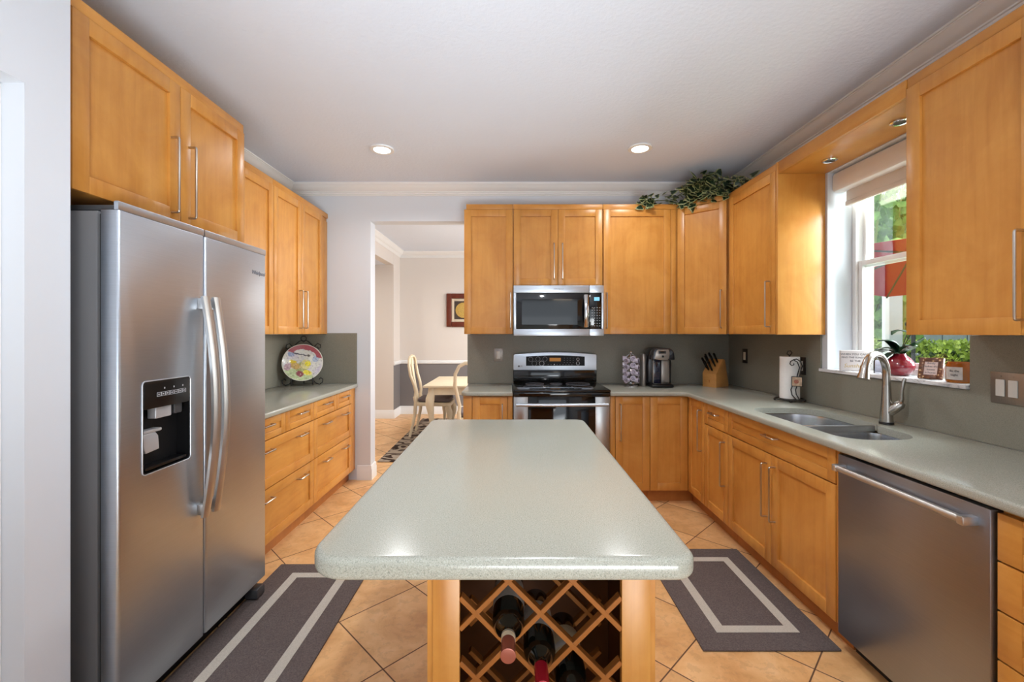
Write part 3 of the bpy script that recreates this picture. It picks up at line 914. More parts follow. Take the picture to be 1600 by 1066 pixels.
# ---- base cabinets on the back wall
YFB = 3.52
fb = FB(YFB + DT)
def back_base(x0, x1, label, name='base_cabinet'):
    t = thing(name, label, 'cabinet', ((x0 + x1) / 2, (YB + YFB) / 2, 0))
    MB().box(x0 + .0005, x1 - .0005, YFB + DT + .001, YB - .003, .105, CB - .001).build('body', 'maple', t)
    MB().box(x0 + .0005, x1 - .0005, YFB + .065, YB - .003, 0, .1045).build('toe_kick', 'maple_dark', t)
    return t
t = back_base(-.39, .006, 'narrow maple base cabinet standing between the doorway and the range')
d = shaker(fb, t, 'door', -.316, -.036, .105, .855); pull(FB(YFB), d, -.077, .505, -.077, .795)
MB().box(-.389, -.319, YFB + .004, YFB + DT, .106, CB - .002, .001).build('filler', 'maple', t)
MB().box(-.033, .005, YFB + .004, YFB + DT, .106, CB - .002, .001).build('filler', 'maple', t)
t = back_base(.782, 1.1015, 'maple base cabinet with one tall door standing to the window side of the range')
d = shaker(fb, t, 'door', .824, 1.101, .105, .855); pull(FB(YFB), d, .862, .505, .862, .795)
MB().box(.783, .8215, YFB + .004, YFB + DT, .106, CB - .002, .001).build('filler', 'maple', t)

# ---- corner base cabinet and the run under the window
XFR = 1.403
fr_ = FR(XFR + DT)
t = thing('corner_base_cabinet', 'maple corner base cabinet with two doors meeting at right angles', 'cabinet', (1.7, 3.7, 0))
poly = [(1.1025, YFB + DT + .001), (XFR + DT + .001, YFB + DT + .001), (XFR + DT + .001, 3.222), (XR - .003, 3.222), (XR - .003, YB - .003), (1.1025, YB - .003)]
MB().prism(poly, .105, CB - .001).build('body', 'maple', t)
poly = [(1.1025, YFB + .065), (XFR + .065, YFB + .065), (XFR + .065, 3.222), (XR - .003, 3.222), (XR - .003, YB - .003), (1.1025, YB - .003)]
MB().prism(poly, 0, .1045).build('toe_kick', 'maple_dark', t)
shaker(fb, t, 'door', 1.102, 1.402, .105, .855)
d = shaker(fr_, t, 'door', 3.224, 3.52 , .105, .855); pull(FR(XFR), d, 3.268, .49, 3.268, .79)
def right_base(y0, y1, label, name='base_cabinet'):
    t = thing(name, label, 'cabinet', ((XFR + XR) / 2, (y0 + y1) / 2, 0))
    b = MB().box(XFR + DT + .001, XR - .003, y0 + .0005, y1 - .0005, .105, CB - .001).build('body', 'maple', t)
    MB().box(XFR + .065, XR - .003, y0 + .0005, y1 - .0005, 0, .1045).build('toe_kick', 'maple_dark', t)
    return t, b
t, _ = right_base(2.874, 3.2215, 'narrow maple base cabinet with one drawer over one door beside the corner')
d = shaker(fr_, t, 'drawer', 2.875, 3.221, .705, .855, st=.05, mat='maple_flat'); pulls_h(FR(XFR), d, 3.05, .80)
d = shaker(fr_, t, 'door', 2.875, 3.221, .105, .702); pull(FR(XFR), d, 2.915, .35, 2.915, .64)
t, sb = right_base(1.896, 2.8735, 'wide maple sink cabinet with a false drawer front over two doors', 'sink_cabinet')
cut(sb, MB().box(1.44, 1.95, 1.91, 2.86, .55, 1.0))
d = shaker(fr_, t, 'drawer', 1.915, 2.873, .705, .855, st=.05, mat='maple_flat'); pulls_h(FR(XFR), d, 2.385, .80)
d = shaker(fr_, t, 'door', 2.394, 2.873, .105, .702); pull(FR(XFR), d, 2.432, .353, 2.432, .645)
d = shaker(fr_, t, 'door', 1.915, 2.394, .105, .702); pull(FR(XFR), d, 2.356, .353, 2.356, .645)
MB().box(XFR + .006, XFR + DT, 1.898, 1.9145, .106, CB - .002, .001).build('filler', 'maple', t)
t, _ = right_base(.78, 1.279, 'maple cabinet with a stack of four drawers beside the dishwasher', 'drawer_cabinet')
for i, (z0, z1) in enumerate([(.704, .843), (.562, .701), (.42, .559), (.108, .417)]):
    d = shaker(fr_, t, 'drawer', .80, 1.278, z0, z1, st=.062, mat='maple_flat'); pulls_h(FR(XFR), d, 1.0, (z0 + z1) / 2 + .03)

# ---- wall cabinets on the back wall and round the corner
YU = 3.77
fu = FB(YU + DT)
def back_upper(x0, x1, zb, label, doors, handles, name='wall_cabinet'):
    t = thing(name, label, 'cabinet', ((x0 + x1) / 2, 3.93, zb))
    MB().box(x0 + .0005, x1 - .0005, YU + DT + .0005, YB - .003, zb + .004, UTT - .001).build('body', 'maple', t)
    for (u0, u1), h in zip(doors, handles):
        d = shaker(fu, t, 'door', u0, u1, zb, UT)
        if h: pull(FB(YU), d, h[0], h[1], h[0], h[2])
    MB().box(x0 + .001, x1 - .001, YU + .006, YU + DT, UT + .002, UTT, .001).build('fascia', 'maple_flat', t)
    return t
back_upper(-.392, .009, UB, 'maple wall cabinet with one tall door beside the doorway', [(-.41, .007)], [(-.012, 1.405, 1.705)])
back_upper(.0105, .776, 1.768, 'short maple wall cabinet with two doors directly above the microwave', [(.014, .393), (.393, .773)], [(.358, 1.824, 2.125), (.430, 1.824, 2.125)])
t = back_upper(.7775, 1.402, UB, 'wide single-door maple wall cabinet between the microwave and the corner cabinet', [(.781, 1.356)], [(.806, 1.405, 1.705)])
MB().box(1.359, 1.4015, YU + .006, YU + DT, UB + .002, UT, .001).build('filler', 'maple', t)
XU = 1.71
t = thing('corner_wall_cabinet', 'diagonal maple corner wall cabinet holding the ivy on its top', 'cabinet', (1.75, 3.8, UB))
A = Vector((1.4035, YU, 0)); B = Vector((XU, 3.492, 0)); dd = (B - A).normalized(); nn = Vector((dd.y, -dd.x, 0))
if nn.y > 0: nn = -nn
ia = A - nn * DT; ib = B - nn * DT
poly = [(1.4035, YU + DT + .0005), (ia.x + .004, ia.y + .004), (ib.x + .004, ib.y + .004), (XU + DT + .001, 3.4935), (XR - .003, 3.4935), (XR - .003, YB - .003), (1.4035, YB - .003)]
MB().prism(poly, UB + .004, UTT - .001).build('body', 'maple', t)
L = (B - A).length
fd = frame((ia.x, ia.y, 0), dd, nn)
d = shaker(fd, t, 'door', .008, L - .012, UB, UT)
pull(frame((A.x, A.y, 0), dd, nn), d, L - .05, 1.405, L - .05, 1.705)
MB(fd).box(.006, L - .006, 0.001, DT - .006, UT + .002, UTT, .001).build('fascia', 'maple_flat', t)
def right_upper(y0, y1, label, doors, handles):
    t = thing('wall_cabinet', label, 'cabinet', ((XU + XR) / 2, (y0 + y1) / 2, UB))
    MB().box(XU + DT + .0005, XR - .003, y0 + .0005, y1 - .0005, UB + .004, UTT - .001).build('body', 'maple', t)
    for (u0, u1), h in zip(doors, handles):
        d = shaker(FR(XU + DT), t, 'door', u0, u1, UB, UT, st=.062)
        if h: pull(FR(XU), d, h[0], h[1], h[0], h[2])
    MB().box(XU + .006, XU + DT, y0 + .001, y1 - .001, UT + .002, UTT, .001).build('fascia', 'maple_flat', t)
    return t
t = right_upper(2.866, 3.492, 'maple wall cabinet whose end panel faces the kitchen window', [(2.868, 3.482)], [(2.93, 1.405, 1.705)])
MB().box(XU, XR - .003, 2.842, 2.865, UB, UTT - .0005, .0008).build('end_panel', 'maple', t)
t = right_upper(.55, 1.918, 'large maple wall cabinet mounted above the light switch, nearer side of the window', [(1.42, 1.917), (.92, 1.42)], [(1.475, 1.405, 1.705), (.975, 1.405, 1.705)])
# wooden valance bridging the window
t = thing('valance', 'maple valance board bridging the two wall cabinets above the window', 'valance', (1.87, 2.38, 2.385))
MB().box(XU + .002, XU + .022, 1.9195, 2.8415, 2.388, UTT - .001, .001).build('fascia', 'maple_flat', t)
MB().box(XU + .0225, XR - .003, 1.9195, 2.8415, 2.388, 2.406, .001).build('soffit', 'maple_flat', t)

# ------------------------------------------------------------------ countertops and backsplash
def ctop(poly, name, label, bev=.011, z1=CT, z0=CB):
    return tag(recenter(MB().prism(poly, z0, z1, bev, 4).build(name, 'counter')), label, 'countertop')
poly = round_poly([(XL + .002, 2.345), (-1.425, 2.345), (-1.425, 4.097), (XL + .002, 4.097)], [0, .02, .02, 0], 4)
ctop(poly, 'countertop', 'grey green speckled countertop carrying the painted plate')
poly = round_poly([(-.405, 4.097), (-.405, 3.49), (.0065, 3.49), (.0065, 4.097)], [0, .05, 0, 0], 5)
ctop(poly, 'countertop', 'short grey green countertop between the doorway and the range')
poly = round_poly([(.779, 4.097), (.779, 3.49), (1.372, 3.49), (1.372, .60), (XR - .002, .60), (XR - .002, 4.097)], [0, 0, .05, 0, 0, 0], 5)
o = MB().prism(poly, CB, CT, .011, 4).build('countertop', 'counter')
SINK = [(1.468, 1.925), (1.825, 1.925), (1.835, 2.215), (1.868, 2.265), (1.868, 2.755), (1.468, 2.755)]
SR = [.11, .15, .04, .04, .17, .10]
cut(o, MB().prism(round_poly(SINK, SR, 8), .8, 1.0))
tag(recenter(o), 'long L-shaped grey green countertop around the sink', 'countertop')

def bs(mb, label):
    return tag(recenter(mb.build('backsplash', 'backsplash')), label, 'backsplash')
ZB0, ZB1 = CT + .001, UB - .002
bs(MB().box(XL + .001, XL + .012, 2.35, 4.087, ZB0, ZB1 - .002), 'grey green backsplash slab on the wall behind the painted plate')
bs(MB().box(XL + .001, -1.437, 4.087, 4.099, ZB0, ZB1 + .012), 'grey green backsplash slab ending on the white wall beside the doorway')
bs(MB().box(-.412, XR - .0125, 4.087, 4.099, ZB0, ZB1), 'grey green backsplash slab behind the range and the coffee maker')
mb = MB()
mb.box(XR - .012, XR - .001, 2.875, 4.099, ZB0, ZB1); mb.box(XR - .012, XR - .001, 1.937, 2.875, ZB0, 1.110)
mb.box(XR - .012, XR - .001, .60, 1.937, ZB0, ZB1)
bs(mb, 'grey green backsplash slab running under the kitchen window')

# ------------------------------------------------------------------ sink and faucet
t = thing('sink', 'double-bowl stainless undermount sink below the kitchen window', 'sink', (1.66, 2.34, .66))
def bowl(pts, radii, depth, name):
    top = round_poly(pts, radii, 8); c = Vector((sum(p[0] for p in pts) / len(pts), sum(p[1] for p in pts) / len(pts)))
    mb = MB(); V = []; n = len(top)
    def loop(k, z):
        for x, y in top: V.append((c.x + (x - c.x) * k, c.y + (y - c.y) * k, z))
    loop(1.03, CB - .003); loop(1.0, CB - .003); loop(.985, CB - .02); loop(.95, CB - depth + .03); loop(.92, CB - depth + .008); loop(.86, CB - depth)
    F = []
    for l in range(5):
        for i in range(n): F.append((l * n + i, l * n + (i + 1) % n, (l + 1) * n + (i + 1) % n, (l + 1) * n + i))
    F.append([5 * n + i for i in range(n)])
    mb.polys(V, F)
    b = mb.build(name, 'sink_steel', t, 50)
    MB().lathe([(0, .002), (.035, .002), (.043, .006), (.045, .001), (0, .001)], (c.x, c.y, CB - depth), 20).build('drain', 'chrome', b)
bowl([(1.462, 2.262), (1.872, 2.262), (1.874, 2.76), (1.462, 2.76)], [.06, .05, .17, .10], .21, 'large_bowl')
bowl([(1.462, 1.92), (1.83, 1.92), (1.842, 2.232), (1.462, 2.232)], [.11, .15, .05, .06], .18, 'small_bowl')
MB().box(1.4695, 1.842, 2.238, 2.258, CB - .10, CT - .004, .004, 2).build('divider', 'sink_steel', t)

t = thing('faucet', 'brushed steel gooseneck pull-down faucet behind the sink', 'faucet', (1.92, 2.26, CT))
fx, fy = 1.918, 2.262
MB().lathe([(0, 0), (.031, 0), (.031, .008), (.0285, .012), (0, .012)], (fx, fy, CT + .0005), 24).build('base_ring', 'black_plastic', t)
mb = MB()
mb.lathe([(0, .013), (.0285, .013), (.026, .06), (.022, .12), (.0195, .17), (.0185, .2), (0, .2)], (fx, fy, CT), 24)
mb.build('body', 'faucet_steel', t)
hx, hy = 1.735, 2.175
dv = Vector((hx - fx, hy - fy, 0)); rad = dv.length / 2; dv.normalize()
top_z = 1.255 - rad
pts = [(fx, fy, CT + .19), (fx, fy, top_z - .02)]
for k in range(0, 15):
    a = PI * k / 16.0
    c = Vector((fx, fy, top_z)) + dv * rad
    p = c - dv * rad * math.cos(a) + Vector((0, 0, rad * math.sin(a))); pts.append(p)
p = Vector(pts[-1])
MB().tube(pts, [.0175] * len(pts), 14).build('neck', 'faucet_steel', t)
end = Vector((hx, hy, 1.135)) - dv * -.01
mb = MB(); mb.tube([p + Vector((0, 0, .006)), p * .6 + end * .4, p * .25 + end * .75, end], [.0185, .021, .0245, .027], 16)
mb.build('spray_head', 'faucet_steel', t)
mb = MB()
hp = Vector((fx, fy, CT + .055)); hd_ = Vector((.04, -.04, .055)).normalized()
mb.tube([hp, hp + hd_ * .04, hp + hd_ * .075, hp + hd_ * .088], [.024, .025, .023, .014], 16)
q = hp + hd_ * .072
mb.tube([q, q + Vector((.004, -.008, .03)), q + Vector((.001, -.012, .07)), q + Vector((.006, -.016, .12)), q + Vector((.01, -.02, .136))], [.014, .0105, .008, .0105, .007], 12, flat=(1, .7))
mb.build('lever', 'faucet_steel', t)

# ------------------------------------------------------------------ refrigerator
t = thing('refrigerator', 'stainless side-by-side refrigerator with an ice and water dispenser', 'refrigerator', (-1.7, 1.88, 0))
XD = -1.29; FY0, FY1, FS = 1.447, 2.314, 1.854; FZ0, FZ1 = .097, 1.796
MB().box(-2.05, -1.362, FY0 + .004, FY1 - .004, .03, 1.765, .006, 2).build('body', 'fridge_side', t)
MB().box(-1.3615, -1.3495, FY0 + .012, FY1 - .012, .10, 1.755).build('gasket', 'gasket', t)
def fdoor(y0, y1):
    mb = MB(); mb.m = I4
    poly = round_poly([(-1.349, y0), (XD, y0), (XD, y1), (-1.349, y1)], [.003, .010, .010, .003], 4)
    mb.prism(poly, FZ0, FZ1 - .03, .002, 2)
    return mb.build('door', 'stainless', t)
dL = fdoor(FY0, FS - .003); dR = fdoor(FS + .003, FY1)
# raised front lip along the door tops
MB().prism([(-1.305, FY0 + .0005), (XD - .0005, FY0 + .0005), (XD - .0005, FS - .0035), (-1.305, FS - .0035)], FZ1 - .030, FZ1, .003, 2).build('top_lip', 'stainless', dL)
MB().prism([(-1.305, FS + .0035), (XD - .0005, FS + .0035), (XD - .0005, FY1 - .0005), (-1.305, FY1 - .0005)], FZ1 - .030, FZ1, .003, 2).build('top_lip', 'stainless', dR)
MB().box(-1.47, -1.325, FY0 + .02, FY0 + .10, FZ1 - .029, FZ1 - .008, .004).build('hinge_cover', 'dark_grey', t)
MB().box(-1.47, -1.325, FY1 - .10, FY1 - .02, FZ1 - .029, FZ1 - .008, .004).build('hinge_cover', 'dark_grey', t)
def fhandle(y, door):
    pts = []; n = 18
    for k in range(n + 1):
        s = k / n; z = .605 + (1.512 - .605) * s
        pts.append((XD + .024 + .044 * math.sin(PI * s), y, z))
    mb = MB(); mb.tube(pts, .021, 8, flat=(.66, 1.05), up=(1, 0, 0))
    for z in (.635, 1.482): mb.box(XD - .0005, XD + .028, y - .013, y + .013, z - .022, z + .022, .003)
    return mb.build('handle', 'handle_steel', door)
fhandle(FS - .031, dL); fhandle(FS + .034, dR)
DY0, DY1, DZ0, DZ1, DZM = 1.539, 1.770, .860, 1.190, 1.090
def rr(y0, y1, z0, z1, r, seg=5): return round_poly([(y0, z0), (y1, z0), (y1, z1), (y0, z1)], r, seg)
mX = lambda x: Matrix(((0, 0, 1, x), (1, 0, 0, 0), (0, 1, 0, 0), (0, 0, 0, 1)))   # (y, z, out) -> world
cut(dL, MB(mX(0)).prism(rr(DY0, DY1, DZ0, DZ1, .014), XD - .05, XD + .02))
cav = thing; 
dp = None
mb = MB(mX(XD))
outer = rr(DY0 + .0003, DY1 - .0003, DZ0 + .0003, DZ1 - .0003, .014)
V = [(y, z, .001) for y, z in outer]; inn = [(DY0 + (y - DY0) * .95 + .006, DZ0 + (z - DZ0) * .97 + .005) for y, z in outer]
V += [(y, z, .001) for y, z in inn]; V += [(y, z, -.0485) for y, z in inn]
n = len(outer)
mb.polys(V, [(i, (i + 1) % n, n + (i + 1) % n, n + i) for i in range(n)] + [(n + i, n + (i + 1) % n, 2 * n + (i + 1) % n, 2 * n + i) for i in range(n)] + [[2 * n + i for i in range(n)]])
dp = mb.build('dispenser', 'black_matte', t)
mb = MB(mX(XD)); mb.tube([(y, z, .0015) for y, z in outer], .0022, 6, closed=True); mb.build('bezel', 'silver_plastic', dp)
MB(mX(XD)).prism(rr(DY0 + .006, DY1 - .006, DZM, DZ1 - .005, .01), -.046, .003, .002, 2).build('control_panel', 'black_plastic', dp)
mb = MB(mX(XD + .0036))
for i in range(7):
    y = DY0 + .062 + i * .0205
    for a, b_ in ((0, .0012), (.0165, .0177)): mb.box(y + a, y + b_, 1.130, 1.145, -.0006, .0004)
    mb.box(y + .001, y + .0167, 1.130, 1.1312, -.0006, .0004); mb.box(y + .001, y + .0167, 1.1438, 1.145, -.0006, .0004)
    mb.box(y + .006, y + .011, 1.135, 1.140, -.0006, .0004)
for i in range(3): mb.box(DY0 + .095 + i * .045, DY0 + .099 + i * .045, 1.155, 1.161, -.0006, .0004)
mb.build('button_row', 'light_grey_print', dp)
MB(mX(XD)).prism(rr(DY0 + .07, DY0 + .145, 1.048, 1.0895, .004), -.04, -.008, .003).build('ice_chute', 'silver_plastic', dp)
MB(mX(XD)).prism(rr(DY0 + .165, DY0 + .205, 1.05, 1.0895, .006), -.04, -.012, .003).build('water_spout', 'dark_grey', dp)
mb = MB(mX(XD)); mb.box(DY0 + .018, DY0 + .105, 1.0, 1.012, -.045, -.012, .004)
mb.prism([(DY0 + .022, 1.0), (DY0 + .018, .965), (DY0 + .032, .93), (DY0 + .092, .935), (DY0 + .088, .985), (DY0 + .075, 1.0)], -.03, -.012, .003)
mb.build('paddle', 'silver_plastic', dp)
MB(mX(XD)).prism(rr(DY0 + .018, DY1 - .018, DZ0 + .012, DZ0 + .022, .003), -.047, -.002, .001).build('drip_tray', 'black_plastic', dp)
MB().box(-1.42, -1.352, FY0 + .01, FY1 - .01, .013, .094, .004).build('base_grille', 'black_plastic', t)
for y in (FY0 + .05, FY1 - .05):
    MB().box(-1.3515, -1.285, y - .035, y + .035, .013, .062, .008).build('foot', 'dark_grey', t)
text('Whirlpool', .028, tmat((XD + .0012, 2.245, 1.665), (0, 1, 0), (0, 0, 1)), 'mid_grey_print', t, 'emblem', shear=.3)

# ------------------------------------------------------------------ range
t = thing('range', 'stainless electric range with a black glass cooktop under the microwave', 'range', (.393, 3.8, 0))
RX0, RX1 = .012, .773
MB().box(RX0 + .004, RX1 - .004, 3.515, 4.08, .03, .880).build('body', 'black_plastic', t)
MB().box(RX0 - .002, RX1 + .002, 3.462, 4.03, .8975, .915, .004, 2).build('cooktop', 'cooktop_glass', t)
MB().box(RX0 + .001, RX1 - .001, 3.466, 3.52, .862, .897, .006, 3).build('front_trim', 'black_gloss', t)
mb = MB()
for x, y, r in ((.2, 3.66, .105), (.2, 3.9, .08), (.58, 3.66, .085), (.58, 3.9, .105), (.39, 3.91, .055)):
    mb.tube([(x + r * math.cos(a * PI / 20), y + r * math.sin(a * PI / 20), .9152) for a in range(40)], .0012, 4, closed=True)
mb.build('burner_ring', 'mid_grey_print', t)
mb = MB(); mb.box(RX0, RX1, 4.035, 4.083, .916, 1.022, .004, 2); mb.box(RX0, RX1, 4.028, 4.045, .950, .958, .003)
mb.build('riser', 'black_gloss', t)
arc = [(RX0 - .001, 1.022), (RX1 + .001, 1.022)]
topc = [(RX1 + .001 - (RX1 - RX0 + .002) * k / 16, 1.170 + .020 * math.sin(PI * k / 16)) for k in range(17)]
mb = MB(Matrix(((1, 0, 0, 0), (0, 0, -1, 4.083), (0, 1, 0, 0), (0, 0, 0, 1))))
mb.prism(round_poly(arc + topc, [.012, .012, .018] + [0] * 15 + [.018], 4), 0, .062, .005, 3)
bgd = mb.build('backguard', 'stainless', t)
yb = 4.083 - .0625
mB = Matrix(((1, 0, 0, 0), (0, 0, -1, yb), (0, 1, 0, 0), (0, 0, 0, 1)))     # (x, z, out)
px0, px1 = .128, .662
mb = MB(mB)
topc = [(px1 - (px1 - px0) * k / 12, 1.148 + .012 * math.sin(PI * k / 12)) for k in range(13)]
mb.prism([(px0, 1.064), (px1, 1.064)] + topc, -.003, .002, .001, 1)
cpn = mb.build('control_panel', 'black_matte', t)
def rings(lst, mat, name, r=.0022):
    mb = MB(mB)
    for x, z, R in lst: mb.tube([(x + R * math.cos(a * PI / 14), z + R * math.sin(a * PI / 14), .0025) for a in range(28)], r, 5, closed=True)
    return mb.build(name, mat, cpn)
rings([(.17, 1.124, .02), (.236, 1.126, .02), (.30, 1.126, .02), (.203, 1.086, .022)], 'mid_grey_print', 'touch_ring')
rings([(.27, 1.086, .022), (.60, 1.124, .012), (.60, 1.087, .015)], 'light_grey_print', 'touch_ring')
MB(mB).box(.342, .444, 1.105, 1.137, .0018, .003).build('display', 'amber_display', cpn)
mb = MB(mB)
for i in range(4):
    for j in range(3): mb.box(.473 + i * .027, .479 + i * .027, 1.092 + j * .02, 1.096 + j * .02, .0018, .0026)
for i in range(9): mb.box(.325 + i * .027, .333 + i * .027, 1.074, 1.077, .0018, .0026)
mb.build('key_marks', 'mid_grey_print', cpn)
MB(mB).box(.381, .390, 1.073, 1.080, .0018, .0028).build('start_key', 'light_grey_print', cpn)
MB(mB).lathe([(0, 0), (.0085, 0), (.0085, .001), (0, .001)], (.062, 1.060, .0005), 20).build('emblem', 'dark_print', bgd)
text('LG', .02, tmat((.083, yb - .0006, 1.060), (1, 0, 0), (0, 0, 1)), 'dark_print', bgd, 'lettering')
mb = MB(); mb.box(RX0 + .001, RX0 + .115, 3.488, 3.512, .24, .858, .003); mb.box(RX1 - .115, RX1 - .001, 3.488, 3.512, .24, .858, .003)
mb.box(RX0 + .115, RX1 - .115, 3.490, 3.512, .24, .32, .002)
od = mb.build('oven_door', 'stainless_vert', t)
MB().box(RX0 + .1155, RX1 - .1155, 3.489, 3.511, .3205, .858, .002).build('oven_glass', 'oven_glass', od)
pts = [(RX0 + .02 + (RX1 - RX0 - .04) * k / 14, 3.452 - .016 * math.sin(PI * k / 14), .800) for k in range(15)]
mb = MB(); mb.tube(pts, .013, 10)
for x in (RX0 + .045, RX1 - .045): mb.cyl((x, 3.452, .80), (x, 3.4885, .80), .011, 10)
mb.build('handle', 'stainless', od)
MB().box(RX0 + .001, RX1 - .001, 3.490, 3.512, .06, .235, .004).build('warming_drawer', 'stainless_vert', t)
for x in (RX0 + .05, RX1 - .05):
    MB().cyl((x, 3.6, 0), (x, 3.6, .03), .02, 10).build('foot', 'black_plastic', t)

# ------------------------------------------------------------------ microwave
t = thing('microwave', 'stainless over-the-range microwave with a black glass door', 'microwave', (.393, 3.9, 1.338))
MX0, MX1, MZ0, MZ1, MY = .013, .7735, 1.338, 1.764, 3.72
MB().box(MX0 + .003, MX1 - .003, MY + .032, YB - .016, MZ0 + .006, MZ1 - .002).build('body', 'dark_grey', t)
MB().box(MX0 + .2, MX1 - .2, MY + .05, MY + .2, MZ0 - .004, MZ0 + .006, .002).build('vent', 'dark_grey', t)
xs = .652
mM = Matrix(((1, 0, 0, 0), (0, 0, -1, MY + .031), (0, 1, 0, 0), (0, 0, 0, 1)))
mb = MB(mM)
mb.box(MX0, xs - .001, MZ0, MZ0 + .058, 0, .031, .003); mb.box(MX0, xs - .001, MZ1 - .062, MZ1, 0, .031, .003)
mb.box(MX0, MX0 + .022, MZ0 + .058, MZ1 - .062, 0, .031, .002)
dr = mb.build('door', 'stainless', t)
MB(mM).box(MX0 + .0225, xs - .001, MZ0 + .0585, MZ1 - .0625, 0, .0295, .001).build('glass', 'black_gloss', dr)
mb = MB(mM); mb.box(MX0 + .07, xs - .10, MZ0 + .095, MZ1 - .115, .0296, .0300); mb.build('window_screen', 'oven_glass', dr)
pts = [(xs - .028, MZ0 + .075 + (MZ1 - MZ0 - .155) * k / 12, .036 + .028 * math.sin(PI * k / 12)) for k in range(13)]
mb = MB(mM); mb.tube(pts, .019, 8, flat=(1.0, .42), up=(1, 0, 0)); mb.build('handle', 'chrome', dr)
mb = MB(mM)
mb.box(xs + .001, MX1, MZ0, MZ0 + .058, 0, .031, .003); mb.box(xs + .001, MX1, MZ1 - .062, MZ1, 0, .031, .003); mb.box(MX1 - .018, MX1, MZ0 + .058, MZ1 - .062, 0, .031, .002)
cp_ = mb.build('control_frame', 'stainless', t)
kp = MB(mM).box(xs + .001, MX1 - .0185, MZ0 + .0585, MZ1 - .0625, 0, .0295, .001).build('keypad', 'black_gloss', t)
mb = MB(mM)
for i in range(4):
    for j in range(8): mb.box(xs + .020 + i * .021, xs + .028 + i * .021, 1.42 + j * .022, 1.4245 + j * .022, .0295, .0301)
mb.build('key_marks', 'light_grey_print', kp)
MB(mM).box(xs + .040, xs + .085, 1.635, 1.665, .0294, .0302).build('display', 'blue_display', kp)
text('Whirlpool', .020, tmat((.39, MY - .0005, MZ1 - .031), (1, 0, 0), (0, 0, 1)), 'mid_grey_print', dr, 'emblem', shear=.3)

# ------------------------------------------------------------------ dishwasher
t = thing('dishwasher', 'stainless dishwasher with a towel-bar handle beside the sink cabinet', 'dishwasher', (1.7, 1.587, 0))
WY_0, WY_1 = 1.2825, 1.8935
MB().box(1.45, XR - .003, WY_0 + .004, WY_1 - .004, .05, CB - .003).build('body', 'black_plastic', t)
dw = MB(frame((1.449, 0, 0), (0, 1, 0), (-1, 0, 0))).box(WY_0 + .004, WY_1 - .005, 0, .056, .083, .846, .004, 2).build('door', 'stainless_dark', t)
mb = MB()
mb.cyl((1.358, WY_0 + .045, .798), (1.358, WY_1 - .045, .798), .0125, 16)
for y in (WY_0 + .045, WY_1 - .045): mb.box(1.344, 1.394, y - .011, y + .011, .784, .812, .004)
mb.build('handle', 'handle_steel', dw)
MB().box(1.47, 1.50, WY_0 + .006, WY_1 - .006, .0, .078).build('kick_plate', 'black_plastic', t)

# ------------------------------------------------------------------ island
t = thing('island', 'kitchen island with a rounded grey green top and a wine rack in its front', 'island', (0.07, 1.65, 0))
IX0, IX1, IY0, IY1 = -.436, .390, .908, 2.40
mb = MB().prism(round_poly([(IX0, IY0), (IX1, IY0), (IX1, IY1), (IX0, IY1)], [.085, .05, .055, .055], 10), .846, .895, .016, 5)
mb.build('top', 'counter', t)
CX0, CX1, CY0, CY1, IZ = -.194, .328, 1.0, 2.36, .8455
OX0, OX1 = -.119, .249
mb = MB()
mb.box(CX0, CX0 + .014, CY0 + .012, CY1, 0, IZ); mb.box(CX1 - .014, CX1, CY0 + .012, CY1, 0, IZ)
mb.box(CX0 + .014, CX1 - .014, 1.42, CY1 - .001, 0, IZ)
mb.build('body', 'maple', t)
MB().box(CX0 + .0145, OX0, CY0, CY0 + .02, 0, IZ, .001).build('stile', 'maple', t)
MB().box(OX1, CX1 - .0145, CY0, CY0 + .02, 0, IZ, .001).build('stile', 'maple', t)
MB().box(OX0, OX1, CY0, CY0 + .02, 0, .10, .001).build('bottom_rail', 'maple_flat', t)
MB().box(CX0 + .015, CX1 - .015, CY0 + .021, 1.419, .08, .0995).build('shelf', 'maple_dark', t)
def lattice(y0, y1, name):
    P = .147; nx, nz = -.082, .722
    mb = MB()
    hw = .0055
    for dirn in (1, -1):
        for k in range(-8, 12):
            # line z - nz = dirn*(x - nx - k*P)
            ts = []
            for x in (OX0, OX1):
                z = nz + dirn * (x - nx - k * P)
                ts.append((x, z))
            (xa, za), (xb, zb) = ts
            lo, hi = .102, IZ - .002
            def clip(xa, za, xb, zb):
                t0, t1 = 0.0, 1.0
                dz = zb - za
                for lim, sgn in ((lo, 1), (hi, -1)):
                    a = sgn * (za - lim); b = sgn * dz
                    if b > 0: t0 = max(t0, -a / b)
                    elif b < 0: t1 = min(t1, -a / b)
                if t1 - t0 < .03: return None
                return (xa + (xb - xa) * t0, za + dz * t0, xa + (xb - xa) * t1, za + dz * t1)
            c = clip(xa, za, xb, zb)
            if not c: continue
            xa, za, xb, zb = c
            d = Vector((xb - xa, 0, zb - za)); L = d.length; d.normalize()
            nrm = Vector((-d.z, 0, d.x))
            M = Matrix(((d.x, 0, nrm.x, xa), (0, 1, 0, 0), (d.z, 0, nrm.z, za), (0, 0, 0, 1)))
            mb.m = M
            e = .0008 * dirn
            mb.box(.0005, L - .0005, y0 + (.0005 if dirn > 0 else 0), y1 - (.0005 if dirn > 0 else 0), -hw, hw, .001, 1)
    return mb.build(name, 'rack_wood', t)
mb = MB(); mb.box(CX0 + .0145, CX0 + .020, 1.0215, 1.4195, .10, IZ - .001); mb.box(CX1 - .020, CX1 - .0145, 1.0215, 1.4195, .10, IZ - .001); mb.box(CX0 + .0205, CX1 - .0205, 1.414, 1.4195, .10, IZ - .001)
mb.build('rack_shade_panel', 'rack_shade', t)  # added panels; their dark colour stands in for the rack's inner shade
lattice(1.002, 1.024, 'wine_rack_front'); lattice(1.24, 1.262, 'wine_rack_back')

